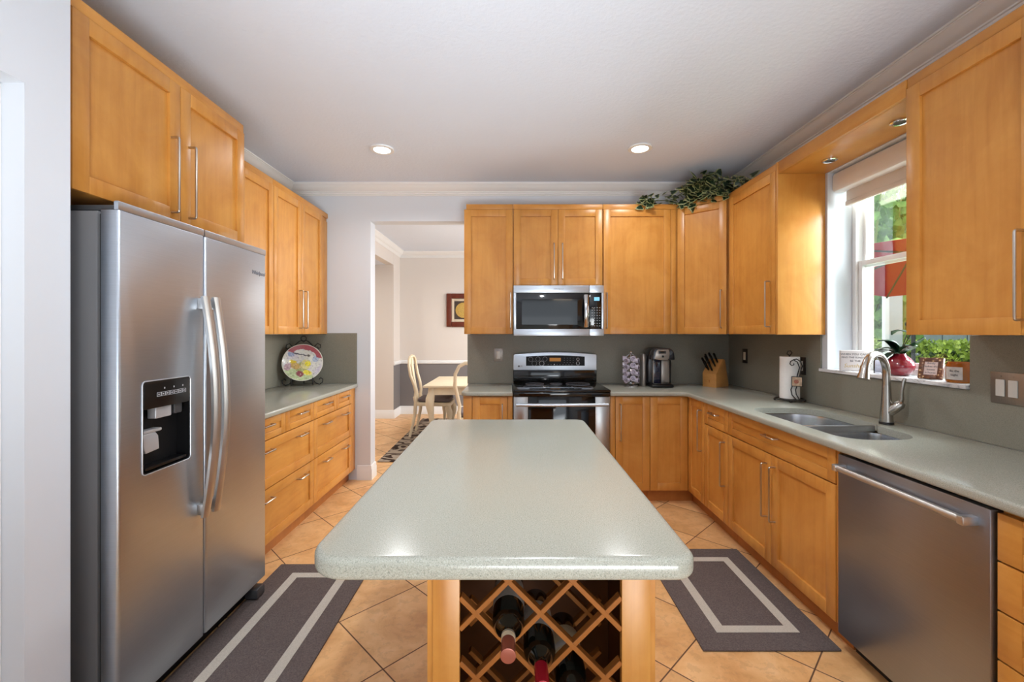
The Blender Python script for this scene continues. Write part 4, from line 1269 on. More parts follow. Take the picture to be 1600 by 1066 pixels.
def bottle(x, z, ytip, label, cap, lab_mats, gold=False):
    t = thing('wine_bottle', label, 'bottle', (x, ytip + .15, z - .0375), 'wine bottles lying in the island rack')
    R = Matrix.Rotation(PI / 2, 3, 'X')            # z axis -> -y ; profile z from base (far) to mouth (near)
    base_y = ytip + .300
    prof = [(0, 0), (.030, .001), (.0365, .006), (.0375, .014), (.0375, .185), (.035, .203), (.027, .218), (.018, .230), (.0145, .242), (.0140, .285), (0, .286)]
    MB().lathe(prof, (x, base_y, z), 28, R).build('glass', 'bottle_glass', t)
    MB().lathe([(.0150, .236), (.0150, .296), (.0160, .297), (.0160, .3), (.0135, .3005), (0, .3005)], (x, base_y, z), 24, R).build('capsule', cap, t)
    mb = MB(); mb.lathe([(.0376, .060), (.0379, .061), (.0379, .150), (.0376, .151)], (x, base_y, z), 28, R); mb.build('paper_label', lab_mats[0], t)
    if len(lab_mats) > 1:
        mb = MB(); mb.lathe([(.0377, .115), (.0381, .116), (.0381, .134), (.0377, .135)], (x, base_y, z), 28, R); mb.build('label_band', lab_mats[1], t)
    if gold:
        mb = MB(); mb.lathe([(.0151, .237), (.0155, .2375), (.0155, .256), (.0151, .2565)], (x, base_y, z), 24, R); mb.build('neck_band', 'label_cream', t)
        mb = MB(); mb.lathe([(.0156, .240), (.0158, .2405), (.0158, .2425), (.0156, .243)], (x, base_y, z), 24, R); mb.build('neck_line', 'dark_print', t)
    return t
bottle(-.008, .698, .905, 'wine bottle with a copper rose capsule and a grey label, topmost in the rack', 'capsule_rose', ['label_grey'], True)
bottle(.064, .624, .915, 'wine bottle with a bright red capsule in the middle of the rack', 'capsule_red', ['label_grey'])
bottle(.138, .551, .930, 'wine bottle with a black capsule and a cream striped label, lowest in the rack', 'capsule_black', ['label_cream', 'label_white'])

# ------------------------------------------------------------------ kitchen mats
def kmat(x0, x1, y0, y1, label, ins=.10, w=.046, tuck=0.0):
    mb = MB(); mb.box(x0 - tuck, x1, y0, y1, .0005, .010, .003, 2)
    mb.mat(1)
    a, b, c, d = x0 + ins, x1 - ins, y0 + ins, y1 - ins
    z0, z1 = .0101, .0112
    mb.box(a, b, c, c + w, z0, z1); mb.box(a, b, d - w, d, z0, z1); mb.box(a, a + w, c + w, d - w, z0, z1); mb.box(b - w, b, c + w, d - w, z0, z1)
    return tag(recenter(mb.build('kitchen_mat', ['mat_grey', 'mat_cream'])), label, 'mat')
kmat(-1.333, -.817, 1.05, 2.585, 'grey runner mat with a cream border lying in front of the refrigerator', .098, .046, .017)
kmat(.816, 1.407, 1.884, 2.768, 'grey mat with a cream rectangle lying in front of the sink cabinet', .108)

# ------------------------------------------------------------------ ceiling lights
def can(x, y, label):
    t = thing('recessed_light', label, 'ceiling light', (x, y, ZC - .012), 'recessed ceiling lights')
    MB().lathe([(.062, 0), (.085, 0), (.088, .004), (.086, .0115), (.06, .0115), (.058, .006), (.062, 0)], (x, y, ZC - .012), 36).build('trim_ring', 'trim_paint', t)
    MB().lathe([(0, .002), (.0575, .002), (.0575, .010), (0, .010)], (x, y, ZC - .012), 32).build('lens', 'lamp_lens', t)
can(-.968, 3.29, 'lit recessed ceiling light on the refrigerator side of the ceiling')
can(.948, 3.27, 'lit recessed ceiling light on the window side of the ceiling, before the ivy')
for y, lb in ((2.61, 'small round puck light in the valance, beside the cabinet end panel'), (2.137, 'small round puck light in the valance, close to the large wall cabinet')):
    t = thing('puck_light', lb, 'light', (1.878, y, 2.376), 'puck lights under the valance')
    MB().lathe([(.026, .002), (.034, 0), (.04, .004), (.04, .011), (.024, .011)], (1.878, y, 2.3765), 28).build('trim_ring', 'chrome', t)
    MB().lathe([(0, .003), (.0235, .003), (.0235, .0105), (0, .0105)], (1.878, y, 2.3765), 24).build('lens', 'dark_grey', t)

# bowl pendant that shows only as a reflection in the microwave door
t = thing('pendant_lamp', 'white bowl pendant lamp mirrored in the microwave door', 'pendant lamp', (1.03, -1.5, 2.06))
MB().lathe([(.205, 0), (.20, .05), (.17, .11), (.11, .16), (.03, .18), (.03, .176), (.105, .156), (.165, .108), (.195, .05), (.20, 0)], (1.03, -1.5, 2.06), 36).build('bowl', 'pendant_glass', t)
MB().cyl((1.03, -1.5, 2.24), (1.03, -1.5, ZC - .02), .006, 8).build('stem', 'nickel', t)
MB().lathe([(0, 0), (.06, 0), (.065, .018), (0, .018)], (1.03, -1.5, ZC - .019), 24).build('canopy', 'nickel', t)
MB().ball((1.03, -1.5, 2.13), (.035, .035, .045), 12).build('bulb', 'lamp_lens', t)

# ------------------------------------------------------------------ outlets and switches
def plate_on(fr, u, z, w, h, label, cat, mats, devices, name):
    o3 = fr @ Vector((u, 0, z))
    t = thing(name, label, cat, o3)
    MB(fr).box(u - w / 2, u + w / 2, .0002, .006, z - h / 2, z + h / 2, .002, 2).build('cover_plate', mats[0], t)
    for du in devices:
        dv = MB(fr).box(u + du - .0165, u + du + .0165, .006, .010, z - .034, z + .034, .0015, 2).build('rocker', mats[1], t)
    for du in devices:
        for dz in (-.048, .048): MB(fr).lathe([(0, 0), (.003, 0), (.003, .001), (0, .001)], (u + du, .0062, z + dz), 10, Matrix.Rotation(-PI / 2, 3, 'X')).build('screw', mats[0], t)
    return t
plate_on(FB(4.0868), -.125, 1.16, .085, .122, 'white light switch on the backsplash left of the range', 'switch', ('bronze_plate', 'white_plastic'), (0,), 'light_switch')
plate_on(FR(2.0078), 3.80, 1.165, .08, .122, 'single outlet on the backsplash behind the knife block', 'outlet', ('dark_bronze', 'almond_plastic'), (0,), 'wall_outlet')
plate_on(FR(2.0078), 3.055, 1.135, .08, .122, 'single outlet on the backsplash behind the paper towel roll', 'outlet', ('dark_bronze', 'almond_plastic'), (0,), 'wall_outlet')
plate_on(FR(2.0078), 1.786, 1.137, .125, .128, 'double rocker switch on a metal plate below the large wall cabinet', 'switch', ('bronze_plate', 'white_plastic'), (-.023, .023), 'light_switch')

# ------------------------------------------------------------------ coffee corner
t = thing('pod_carousel', 'chrome wire carousel holding coffee pods beside the coffee maker', 'carousel', (1.04, 3.86, CT))
cx, cy = 1.04, 3.86
MB().lathe([(0, 0), (.062, 0), (.062, .006), (.05, .014), (.02, .02), (0, .02)], (cx, cy, CT + .0005), 28).build('base', 'chrome', t)
MB().cyl((cx, cy, CT + .02), (cx, cy, CT + .29), .006, 10).ball((cx, cy, CT + .298), .012, 12).build('pole', 'chrome', t)
NC = 7
for k in range(NC):
    a = 2 * PI * (k + .5) / NC
    c, s = math.cos(a), math.sin(a)
    MB().tube([(cx + .02 * c, cy + .02 * s, CT + .022), (cx + .052 * c, cy + .052 * s, CT + .03), (cx + .058 * c, cy + .058 * s, CT + .15), (cx + .045 * c, cy + .045 * s, CT + .26), (cx + .008 * c, cy + .008 * s, CT + .285)], .0022, 6).build('wire', 'chrome', t)
mb = MB()
for rz in (.035, .15, .255):
    r = .055 if rz < .2 else .047
    mb.tube([(cx + r * math.cos(q * PI / 16), cy + r * math.sin(q * PI / 16), CT + rz) for q in range(32)], .0018, 5, closed=True)
mb.build('hoop', 'chrome', t)
pod0 = None
PODLAB = 'white coffee pod facing out of the wire carousel'
pods = 0
for k in range(NC):
    a = 2 * PI * k / NC + .22
    if math.sin(a) > .35: continue
    for lv in range(4):
        z = CT + .058 + lv * .056 + (.02 if k % 2 else 0)
        R = .072 - lv * .002
        M3 = Matrix.Rotation(a, 3, 'Z') @ Matrix.Rotation(PI / 2, 3, 'Y')
        p = Vector((cx, cy, z)) + M3 @ Vector((0, 0, .050))
        if pod0 is None:
            t = bpy.data.objects.new('coffee_pod', None); COL.objects.link(t); tag(t, PODLAB, 'coffee pod', 'coffee pods in the carousel')
            MB().lathe([(0, -.018), (.017, -.018), (.021, .018), (.0235, .0185), (.0235, .0205), (0, .0205)], (0, 0, 0), 22).build('cup', 'pod_white', t)
            MB().lathe([(0, .0207), (.021, .0207), (.021, .0212), (0, .0212)], (0, 0, 0), 22).build('foil_lid', 'pod_foil', t)
            mb = MB(); mb.tube([(.013 * math.cos(q * PI / 10), .013 * math.sin(q * PI / 10), .0214) for q in range(1, 17)], .0022, 5)
            mb.box(-.004, .005, -.004, .004, .0212, .0218)
            mb.build('lid_print', 'pod_ink', t)
            pod0 = t; o = t
        else:
            o = pod0.copy(); COL.objects.link(o)
            for ch in list(pod0.children):
                c = ch.copy(); COL.objects.link(c); c.parent = o
        o.location = p; o.rotation_euler = (M3 @ Matrix.Rotation(random.uniform(0, 6), 3, 'Z')).to_euler()

t = thing('coffee_maker', 'black and silver single-serve coffee maker on the back counter', 'coffee maker', (1.27, 3.85, CT))
kx0, kx1, ky0, ky1, kz = 1.190, 1.392, 3.755, 4.03, CT + .001
def xz_prism(mb, poly, y0, y1, bev=0.0, seg=2):
    m = mb.m; mb.m = m @ Matrix(((1, 0, 0, 0), (0, 0, -1, y1), (0, 1, 0, 0), (0, 0, 0, 1)))
    mb.prism(poly, 0, y1 - y0, bev, seg); mb.m = m; return mb
MB().box(kx0, kx1 - .012, ky0, ky1, kz, kz + .028, .012, 3).build('base', 'black_plastic', t)
mb = MB(); xz_prism(mb, round_poly([(kx0, kz + .028), (kx1, kz + .028), (kx1 + .004, kz + .20), (kx1 - .012, kz + .338), (kx0 + .012, kz + .338), (kx0 - .004, kz + .20)], [0, 0, .03, .07, .07, .03], 8), 3.86, ky1, .012, 3)
mb.build('body', 'coffee_dark', t)
mb = MB(); xz_prism(mb, round_poly([(kx0 + .004, kz + .235), (kx1 - .004, kz + .235), (kx1 - .014, kz + .338), (kx0 + .012, kz + .338)], [.01, .01, .06, .06], 8), ky0, 3.859, .012, 3)
mb.build('brew_head', 'coffee_dark', t)
mb = MB(); xz_prism(mb, round_poly([(kx0 + .022, kz + .245), (kx0 + .070, kz + .235), (kx1 - .070, kz + .235), (kx1 - .060, kz + .25), (kx1 - .052, kz + .30), (kx1 - .062, kz + .325), (kx0 + .045, kz + .325), (kx0 + .030, kz + .30)], [.01, .02, .02, .02, .02, .01, .01, .02], 4), ky0 - .008, ky0 + .001, .003)
fp = mb.build('control_face', 'coffee_silver', t)
mb = MB(); mb.box(kx0 + .052, kx1 - .085, ky0 - .0095, ky0 - .0075, kz + .292, kz + .315, .001); mb.lathe([(0, 0), (.009, 0), (.009, .003), (0, .003)], (kx0 + .09, ky0 - .0075, kz + .268), 16, Matrix.Rotation(PI / 2, 3, 'X'))
mb.build('screen', 'black_gloss', fp)
MB().box(kx0 + .040, kx0 + .100, 3.835, 3.8595, kz + .030, kz + .232, .004).build('cup_bay', 'water_blue', t)
MB().box(kx0 + .102, kx1 - .03, 3.82, 3.8595, kz + .030, kz + .232, .006).build('side_panel', 'coffee_silver', t)
MB().box(kx0 + .030, kx0 + .038, 3.82, 3.8595, kz + .030, kz + .232, .003).build('trim_strip', 'coffee_silver', t)
MB().box(kx0 + .02, kx1 - .03, ky0 + .008, 3.815, kz + .0285, kz + .036, .003).build('drip_tray', 'black_gloss', t)
mb = MB(); mb.lathe([(0, 0), (.030, 0), (.034, .02), (.034, .255), (.026, .282), (0, .282)], (kx0 - .037, 3.90, kz), 24, None, .8, 1.5); mb.build('water_tank', 'coffee_silver', t)
MB().tube([(kx1 - .005, 3.98, kz + .05), (kx1 + .02, 3.975, kz + .075), (kx1 + .035, 3.965, kz + .03), (kx1 + .028, 3.975, kz + .005), (kx1 + .01, 4.03, kz + .005), (kx1 - .02, 4.06, kz + .005)], .0035, 8).build('power_cord', 'black_plastic', t)

# ------------------------------------------------------------------ knife block
kb = thing('knife_block', 'slanted wooden knife block standing in the counter corner', 'knife block', (1.79, 3.83, CT))
ang = math.radians(56)
KM = Matrix.Translation((1.765, 3.86, CT + .0005)) @ Matrix.Rotation(-ang, 4, 'Z') 
# local: x across, y back, z up ; front face at y=-.055
prof = [(-.07, 0), (.12, 0), (.12, .02), (.065, .235), (.035, .240), (-.07, .118)]
mb = MB(KM @ Matrix(((0, 0, 1, -.064), (1, 0, 0, 0), (0, 1, 0, 0), (0, 0, 0, 1))))
mb.prism(prof, 0, .128, .003, 2); mb.build('block', 'block_wood', kb)
mb = MB(KM); mb.ball((0, -.0702, .052), (.006, .0012, .012), 8); mb.box(-.001, .001, -.0712, -.0698, .034, .045); mb.build('burned_mark', 'maple_dark', kb)
sl = Vector((0, .115, .133)).normalized(); up = Vector((0, -.133, .115)).normalized()
up = Vector((0, -.62, .78)).normalized()
kn = [(-.04, .30, .115), (-.012, .38, .125), (.03, .45, .12), (-.035, .62, .105), (.0, .66, .115), (.035, .72, .10), (-.015, .18, .10), (.022, .15, .09)]
names = ['black-handled knife at the front corner of the block', 'black-handled knife standing second in the front row', 'tall black-handled knife at the window side of the block', 'black-handled knife at the back of the block, doorway side', 'black-handled knife in the middle of the back row', 'black-handled knife at the back of the block, window side', 'short black-handled knife low in the block slope', 'short black-handled knife beside the block edge']
for (x, s, ln), lb in zip(kn, names):
    b = Vector((x, -.07, .118)) + Vector((0, .105, .122)) * s
    t = thing('kitchen_knife', lb, 'knife', KM @ b, 'knives in the block')
    M = KM
    mb = MB(KM); p0 = b + up * .012; p1 = b + up * (ln * .55); p2 = b + up * ln
    mb.tube([p0, p1, p2, p2 + up * .008 + Vector((0, -.004, 0))], [.0095, .0105, .012, .008], 10, flat=(1.0, .62), up=(0, .78, .62)); mb.build('grip', 'black_gloss', t)
    mb = MB(KM); mb.tube([b - up * .002, b + up * .013], .009, 8, flat=(1, .6), up=(0, .78, .62)); mb.build('bolster', 'chrome', t)

# ------------------------------------------------------------------ paper towel
hx_, hy_ = 1.905, 3.03
t = thing('paper_towel_holder', 'black scrolled iron paper towel holder with a small square picture tile', 'holder', (hx_, hy_, CT))
mb = MB(); mb.tube([(hx_ + .085 * math.cos(q * PI / 18), hy_ + .085 * math.sin(q * PI / 18), CT + .016) for q in range(36)], .0045, 8, closed=True)
mb.box(hx_ - .085, hx_ + .075, hy_ - .004, hy_ + .004, CT + .012, CT + .019, .001); mb.box(hx_ - .004, hx_ + .004, hy_ - .085, hy_ + .085, CT + .012, CT + .019, .001)
for q in range(4):
    a = PI / 4 + q * PI / 2 + .3
    mb.ball((hx_ + .088 * math.cos(a), hy_ + .088 * math.sin(a), CT + .009), .0088, 10)
mb.build('base', 'iron', t)
mb = MB(); mb.cyl((hx_, hy_, CT + .018), (hx_, hy_, CT + .315), .004, 8)
mb.tube([(hx_, hy_, CT + .312), (hx_ - .018, hy_, CT + .325), (hx_ - .012, hy_, CT + .342), (hx_ + .006, hy_, CT + .345), (hx_ + .016, hy_, CT + .33), (hx_ + .002, hy_, CT + .312)], .0035, 8)
mb.build('rod', 'iron', t)
# the scroll arm runs up the side facing the camera; built in a plane facing it
U_ = Vector((.843, -.537, 0)).normalized(); ca = Vector((hx_ - .537 * .075, hy_ - .843 * .075, CT + .012)) + U_ * .036
def arm(pts, r=.0038): return [ca + U_ * a + Vector((0, 0, h)) for a, h in pts]
mb = MB()
mb.tube(arm([(.02, .0), (.0, .012), (-.022, .04), (-.028, .075), (-.018, .11), (.0, .14), (.012, .19), (.02, .225), (.008, .262), (-.014, .275), (-.03, .265), (-.034, .248), (-.024, .236), (-.012, .242), (-.012, .252)]), .0036, 8)
mb.tube(arm([(.03, .0), (.016, .018), (.002, .045), (-.002, .075), (.008, .11), (.016, .15), (.026, .2), (.036, .235), (.026, .265), (.004, .282), (-.016, .276)]), .0036, 8)
mb.build('scroll_arm', 'iron', t)
fa = frame(ca + Vector((0, -.004, 0)), U_, (U_.y, -U_.x, 0))
MB(fa).box(-.028, .036, 0, .008, .098, .166, .003).build('picture_rim', 'iron', t)
pt = MB(fa).box(-.023, .031, .008, .0095, .103, .161).build('picture_tile', 'tile_photo_a', t)
MB(fa).lathe([(0, 0), (.014, 0), (.012, .001), (0, .001)], (.0, .0096, .132), 14, Matrix.Rotation(-PI / 2, 3, 'X')).build('printed_flower', 'tile_photo_b', pt)
mb = MB(); mb.lathe([(.02, 0), (.059, 0), (.0605, .002), (.0605, .283), (.059, .285), (.02, .285), (.02, 0)], (hx_, hy_, CT + .0205), 40)
tag(recenter(mb.build('paper_towel_roll', 'paper')), 'white paper towel roll standing on the iron holder', 'paper towel')

# ------------------------------------------------------------------ window sill things
ZS = 1.1335
t = thing('quote_block', 'white square block sign with a printed quote on the window sill', 'sign', (2.075, 2.68, ZS))
qa = math.radians(12)
QM = Matrix.Translation((2.075, 2.675, ZS)) @ Matrix.Rotation(-qa - .25, 4, 'Z')
MB(QM).box(-.073, .073, -.016, .016, 0, .123, .002).build('block', 'white_sign', t)
for s, sz, z, m_ in (("WHEN YOU CAN'T", .0165, .100, 'dark_print'), ('FIND THE SUNSHINE', .0145, .080, 'dark_print'), ('BE THE', .0165, .059, 'dark_print')):
    text(s, sz, QM @ tmat((0, -.0163, z), (1, 0, 0), (0, 0, 1)), m_, t)
text('Sunshine', .032, QM @ tmat((0, -.0163, .030), (1, 0, 0), (0, 0, 1)), 'gold_print', t, shear=.25)
QM2 = QM @ tmat((.052, -.0163, .058), (1, 0, 0), (0, 0, 1))
mb = MB(QM2)
mb.lathe([(0, 0), (.005, 0), (.005, .0005), (0, .0005)], (0, 0, 0), 12)
for k in range(8):
    a = k * PI / 4; mb.m = QM2 @ Matrix.Rotation(a, 4, 'Z'); mb.box(.0065, .0095, -.0008, .0008, 0, .0005)
mb.build('sun_drawing', 'gold_print', t)
# small clear bottle
t = thing('glass_bottle', 'small clear glass bottle on the window sill behind the faucet', 'bottle', (2.09, 2.52, ZS))
MB().lathe([(0, .002), (.020, 0), (.022, .004), (.022, .07), (.012, .085), (.010, .1), (.009, .1), (.0105, .084), (.0205, .069), (.0205, .006), (0, .005)], (2.09, 2.52, ZS), 24).build('glass', 'clear_plastic', t)
MB().lathe([(0, 0), (.012, 0), (.012, .014), (0, .014)], (2.09, 2.52, ZS + .1), 16).build('cap', 'silver_plastic', t)

t = thing('potted_orchid', 'orchid with dark strap leaves in a squat glossy red vase', 'plant', (2.085, 2.372, ZS))
vx, vy = 2.085, 2.375
MB().lathe([(0, 0), (.034, 0), (.044, .006), (.062, .034), (.0665, .052), (.062, .070), (.045, .094), (.029, .108), (.026, .118), (.022, .118), (.024, .108), (0, .10)], (vx, vy, ZS), 36).build('vase', 'vase_red', t)
def strap(pts, w, name='leaf'):
    P = [Vector(p) for p in pts]; V = []; F = []
    m = len(P)
    for i, p in enumerate(P):
        tdir = (P[min(i + 1, m - 1)] - P[max(i - 1, 0)]).normalized()
        side = tdir.cross(Vector((0, 0, 1)))
        if side.length < .1: side = Vector((1, 0, 0))
        side.normalize(); s = i / (m - 1)
        ww = 2.3 * w * (math.sin(PI * min(1, .12 + .86 * s)) ** .6)
        nrm = side.cross(tdir)
        V += [p - side * ww, p + nrm * -.004, p + side * ww]
    for i in range(m - 1):
        for k in range(2): F.append((3 * i + k, 3 * i + k + 1, 3 * i + 4 + k, 3 * i + 3 + k))
    mb = MB().polys(V, F)
    r = bmesh.ops.solidify(mb.bm, geom=list(mb.bm.faces), thickness=.0025)
    return mb.build(name, 'orchid_leaf', t, 60)
tz = ZS + .115
def bez(a, b, c, n=9): 
    a, b, c = Vector(a), Vector(b), Vector(c)
    return [a * (1 - s) ** 2 + b * 2 * s * (1 - s) + c * s * s for s in [k / n for k in range(n + 1)]]
strap(bez((vx, vy, tz), (vx - .02, vy + .03, tz + .06), (vx - .075, vy + .06, tz + .02)), .017)
strap(bez((vx, vy, tz), (vx - .03, vy + .02, tz + .03), (vx - .07, vy + .03, tz - .035)), .018)
strap(bez((vx, vy, tz), (vx, vy + .0, tz + .085), (vx - .08, vy + .045, tz + .075)), .017)
strap(bez((vx, vy, tz), (vx + .02, vy - .04, tz + .05), (vx - .02, vy - .10, tz + .05)), .016)
strap(bez((vx, vy, tz), (vx + .01, vy - .03, tz + .03), (vx + .03, vy - .11, tz + .09)), .014)
strap(bez((vx, vy, tz), (vx + .03, vy + .0, tz + .06), (vx + .05, vy + .05, tz + .05)), .016)
strap(bez((vx, vy, tz), (vx - .02, vy + .05, tz + .05), (vx - .03, vy + .10, tz + .0)), .018)
strap(bez((vx, vy, tz), (vx - .01, vy + .04, tz + .09), (vx - .02, vy + .085, tz + .075)), .016)
st = bez((vx, vy, tz), (vx + .03, vy - .06, tz + .16), (vx + .02, vy - .16, tz + .26), 12)
MB().tube(st, .0028, 7).build('flower_stem', 'orchid_stem', t)
st2 = bez((vx, vy, tz), (vx + .02, vy - .03, tz + .12), (vx + .01, vy - .08, tz + .24), 12)
MB().tube(st2, .0026, 7).build('flower_stem', 'orchid_stem', t)
def flower(c, s):
    mb = MB()
    for k in range(5):
        a = k * 2 * PI / 5 + .3
        d = Vector((-.35, math.cos(a) * .9, math.sin(a) * .9))
        mb.ball(Vector(c) + d * s * .6, (s * .25, s * (.3 + .22 * abs(math.cos(a))), s * (.3 + .22 * abs(math.sin(a)))), 10)
    mb.build('flower', 'petal', t)
for p, s in ((st[-1], .022), (st[9], .02), (st2[-1], .02)): flower(p, s)
def bud(c): 
    MB().ball(c, (.008, .008, .013), 8).build('bud', 'orchid_leaf', t)
bud(st[7] + Vector((-.012, .01, 0))); bud(st2[8] + Vector((-.008, .012, .0)))
strap([st2[6], st2[6] + Vector((-.012, .03, .012)), st2[6] + Vector((-.02, .062, .004)), st2[6] + Vector((-.02, .078, -.014))], .010)

t = thing('photo_frame', 'small carved brown picture frame with pink text leaning on the sill', 'picture frame', (2.06, 2.19, ZS))
PM = Matrix.Translation((2.05, 2.168, ZS + .003)) @ Matrix.Rotation(math.radians(-62), 4, 'Z') @ Matrix.Rotation(math.radians(-16), 4, 'X')
mb = MB(PM); w_, h_ = .092, .106; b_ = .020
mb.box(-w_ / 2, -w_ / 2 + b_, -.006, .012, 0, h_, .002); mb.box(w_ / 2 - b_, w_ / 2, -.006, .012, 0, h_, .002)
mb.box(-w_ / 2 + b_, w_ / 2 - b_, -.006, .012, 0, b_, .002); mb.box(-w_ / 2 + b_, w_ / 2 - b_, -.006, .012, h_ - b_, h_, .002)
mb.build('frame', 'ornate_frame', t)
MB(PM).box(-w_ / 2 + b_ - .001, w_ / 2 - b_ + .001, .0, .010, b_ - .001, h_ - b_ + .001).build('card', 'pink_paper', t)
for i, s in enumerate(('family', 'makes this', 'house', 'a home')):
    text(s, .013, PM @ tmat((0, -.0004, .078 - i * .0155), (1, 0, 0), (0, 0, 1)), 'dark_print', t)
MB(PM).prism([(-.02, .013), (.02, .013), (.02, .016), (-.02, .016)], .02, .08).build('backing', 'black_plastic', t)
mb = MB(Matrix.Translation((2.05, 2.168, ZS + .002)) @ Matrix.Rotation(math.radians(-62), 4, 'Z')); mb.polys([(-.015, .030, .0), (.015, .030, .0), (.012, .030, .075), (-.012, .030, .075), (-.015, .060, .0), (.015, .060, .0), (.012, .034, .075), (-.012, .034, .075)], [(0, 1, 2, 3), (4, 5, 6, 7), (0, 1, 5, 4), (1, 2, 6, 5), (2, 3, 7, 6), (0, 3, 7, 4)])
mb.build('easel_back', 'black_plastic', t)

t = thing('candle_jar', 'amber glass candle jar with a white label at the end of the sill', 'candle', (2.07, 2.035, ZS))
jx, jy = 2.068, 2.04
mb = MB(); mb.lathe([(0, 0), (.044, 0), (.0475, .004), (.0475, .078), (.042, .088), (.042, .094), (.039, .094), (.039, .087), (.0445, .077), (.0445, .008), (0, .008)], (jx, jy, ZS), 36); mb.build('glass', 'amber_glass', t)
MB().lathe([(0, 0), (.0435, 0), (.0435, .055), (0, .055)], (jx, jy, ZS + .0085), 30).build('wax', 'candle_wax', t)
a1, a2 = math.radians(158), math.radians(236)
V = []; F = []
for k in range(13):
    a = a1 + (a2 - a1) * k / 12
    V += [(jx + .0481 * math.cos(a), jy + .0481 * math.sin(a), ZS + .014), (jx + .0481 * math.cos(a), jy + .0481 * math.sin(a), ZS + .072)]
    if k: F.append((2 * k - 2, 2 * k, 2 * k + 1, 2 * k - 1))
mb = MB().polys(V, F); bmesh.ops.solidify(mb.bm, geom=list(mb.bm.faces), thickness=.0004)
lb = mb.build('paper_label', 'label_white', t)
am = (a1 + a2) / 2 + .12
nrm = Vector((math.cos(am), math.sin(am), 0)); rgt = Vector((-nrm.y, nrm.x, 0))
for i, s in enumerate(('Be the', 'Light')):
    text(s, .013, tmat(Vector((jx, jy, ZS + .054 - i * .018)) + nrm * .0492, rgt, (0, 0, 1)), 'dark_print', t)

# ------------------------------------------------------------------ plate on its stand
PC = Vector((-1.862, 3.93, CT + .203))
nrm = Vector((.34, -.90, .27)).normalized()
zx = nrm; xx = Vector((0, 0, 1)).cross(zx).normalized(); yx = zx.cross(xx)
PMx = Matrix(((xx.x, yx.x, zx.x, PC.x), (xx.y, yx.y, zx.y, PC.y), (xx.z, yx.z, zx.z, PC.z), (0, 0, 0, 1)))
mb = MB(); mb.lathe([(0, -.006), (.09, -.006), (.11, -.002), (.172, .014), (.178, .0165), (.1765, .019), (.165, .017), (.118, .004), (.10, .0), (0, .0)], (0, 0, 0), 56)
o = mb.build('painted_plate', 'painted_plate'); o.matrix_world = PMx @ Matrix.Rotation(-.25, 4, 'Z') @ Matrix.Scale(.94, 4)
tag(o, 'round painted plate with a rose rim and yellow blossoms displayed on the counter', 'plate')
t = thing('plate_stand', 'black scrolled wrought-iron stand holding the painted plate', 'plate stand', (PC.x, PC.y + .03, CT))
hv = Vector((nrm.x, nrm.y, 0)).normalized(); rv = Vector((-hv.y, hv.x, 0))
zb = CT + .0065
def W(a, f, z): return Vector((PC.x, PC.y, 0)) + rv * a + hv * f + Vector((0, 0, z))
for sgn in (-1, 1):
    a = .085 * sgn
    mb = MB()
    mb.tube([W(a, -.085, CT + .34), W(a, -.06, CT + .24), W(a, -.02, CT + .12), W(a, .0, CT + .045), W(a, .02, CT + .018), W(a, .055, CT + .012), W(a, .082, CT + .03), W(a, .088, CT + .055), W(a, .082, CT + .075)], .0045, 8)
    mb.tube([W(a, .0, CT + .045), W(a + .02 * sgn, .0, CT + .02), W(a + .05 * sgn, .0, zb), W(a + .075 * sgn, .0, CT + .022), W(a + .08 * sgn, .0, CT + .05), W(a + .062 * sgn, .0, CT + .065), W(a + .048 * sgn, 0, CT + .05)], .0045, 8)
    mb.build('support', 'iron', t)
    mb = MB(); mb.tube([W(a, -.085, CT + .34), W(a + .03 * sgn, -.088, CT + .372), W(a + .055 * sgn, -.088, CT + .36), W(a + .058 * sgn, -.088, CT + .335), W(a + .04 * sgn, -.088, CT + .325), W(a + .03 * sgn, -.088, CT + .342)], .004, 8)
    mb.build('scroll', 'iron', t)
mb = MB(); mb.tube([W(-.085, -.085, CT + .34), W(-.045, -.088, CT + .385), W(-.02, -.088, CT + .402), W(0, -.088, CT + .385), W(.02, -.088, CT + .402), W(.045, -.088, CT + .385), W(.085, -.085, CT + .34)], .0045, 8)
mb.tube([W(.022 * math.cos(q * PI / 8), -.088, CT + .418 + .022 * math.sin(q * PI / 8)) for q in range(16)], .004, 8, closed=True)
mb.build('crest', 'iron', t)
mb = MB(); mb.tube([W(-.085, .0, CT + .045), W(0, .0, CT + .05), W(.085, .0, CT + .045)], .004, 8); mb.tube([W(0, -.075, CT + .29), W(0, -.10, CT + .15), W(0, -.125, zb)], .0045, 8)
mb.tube([W(-.07, -.07, CT + .28), W(0, -.075, CT + .29), W(.07, -.07, CT + .28)], .004, 8)
mb.build('back_leg', 'iron', t)

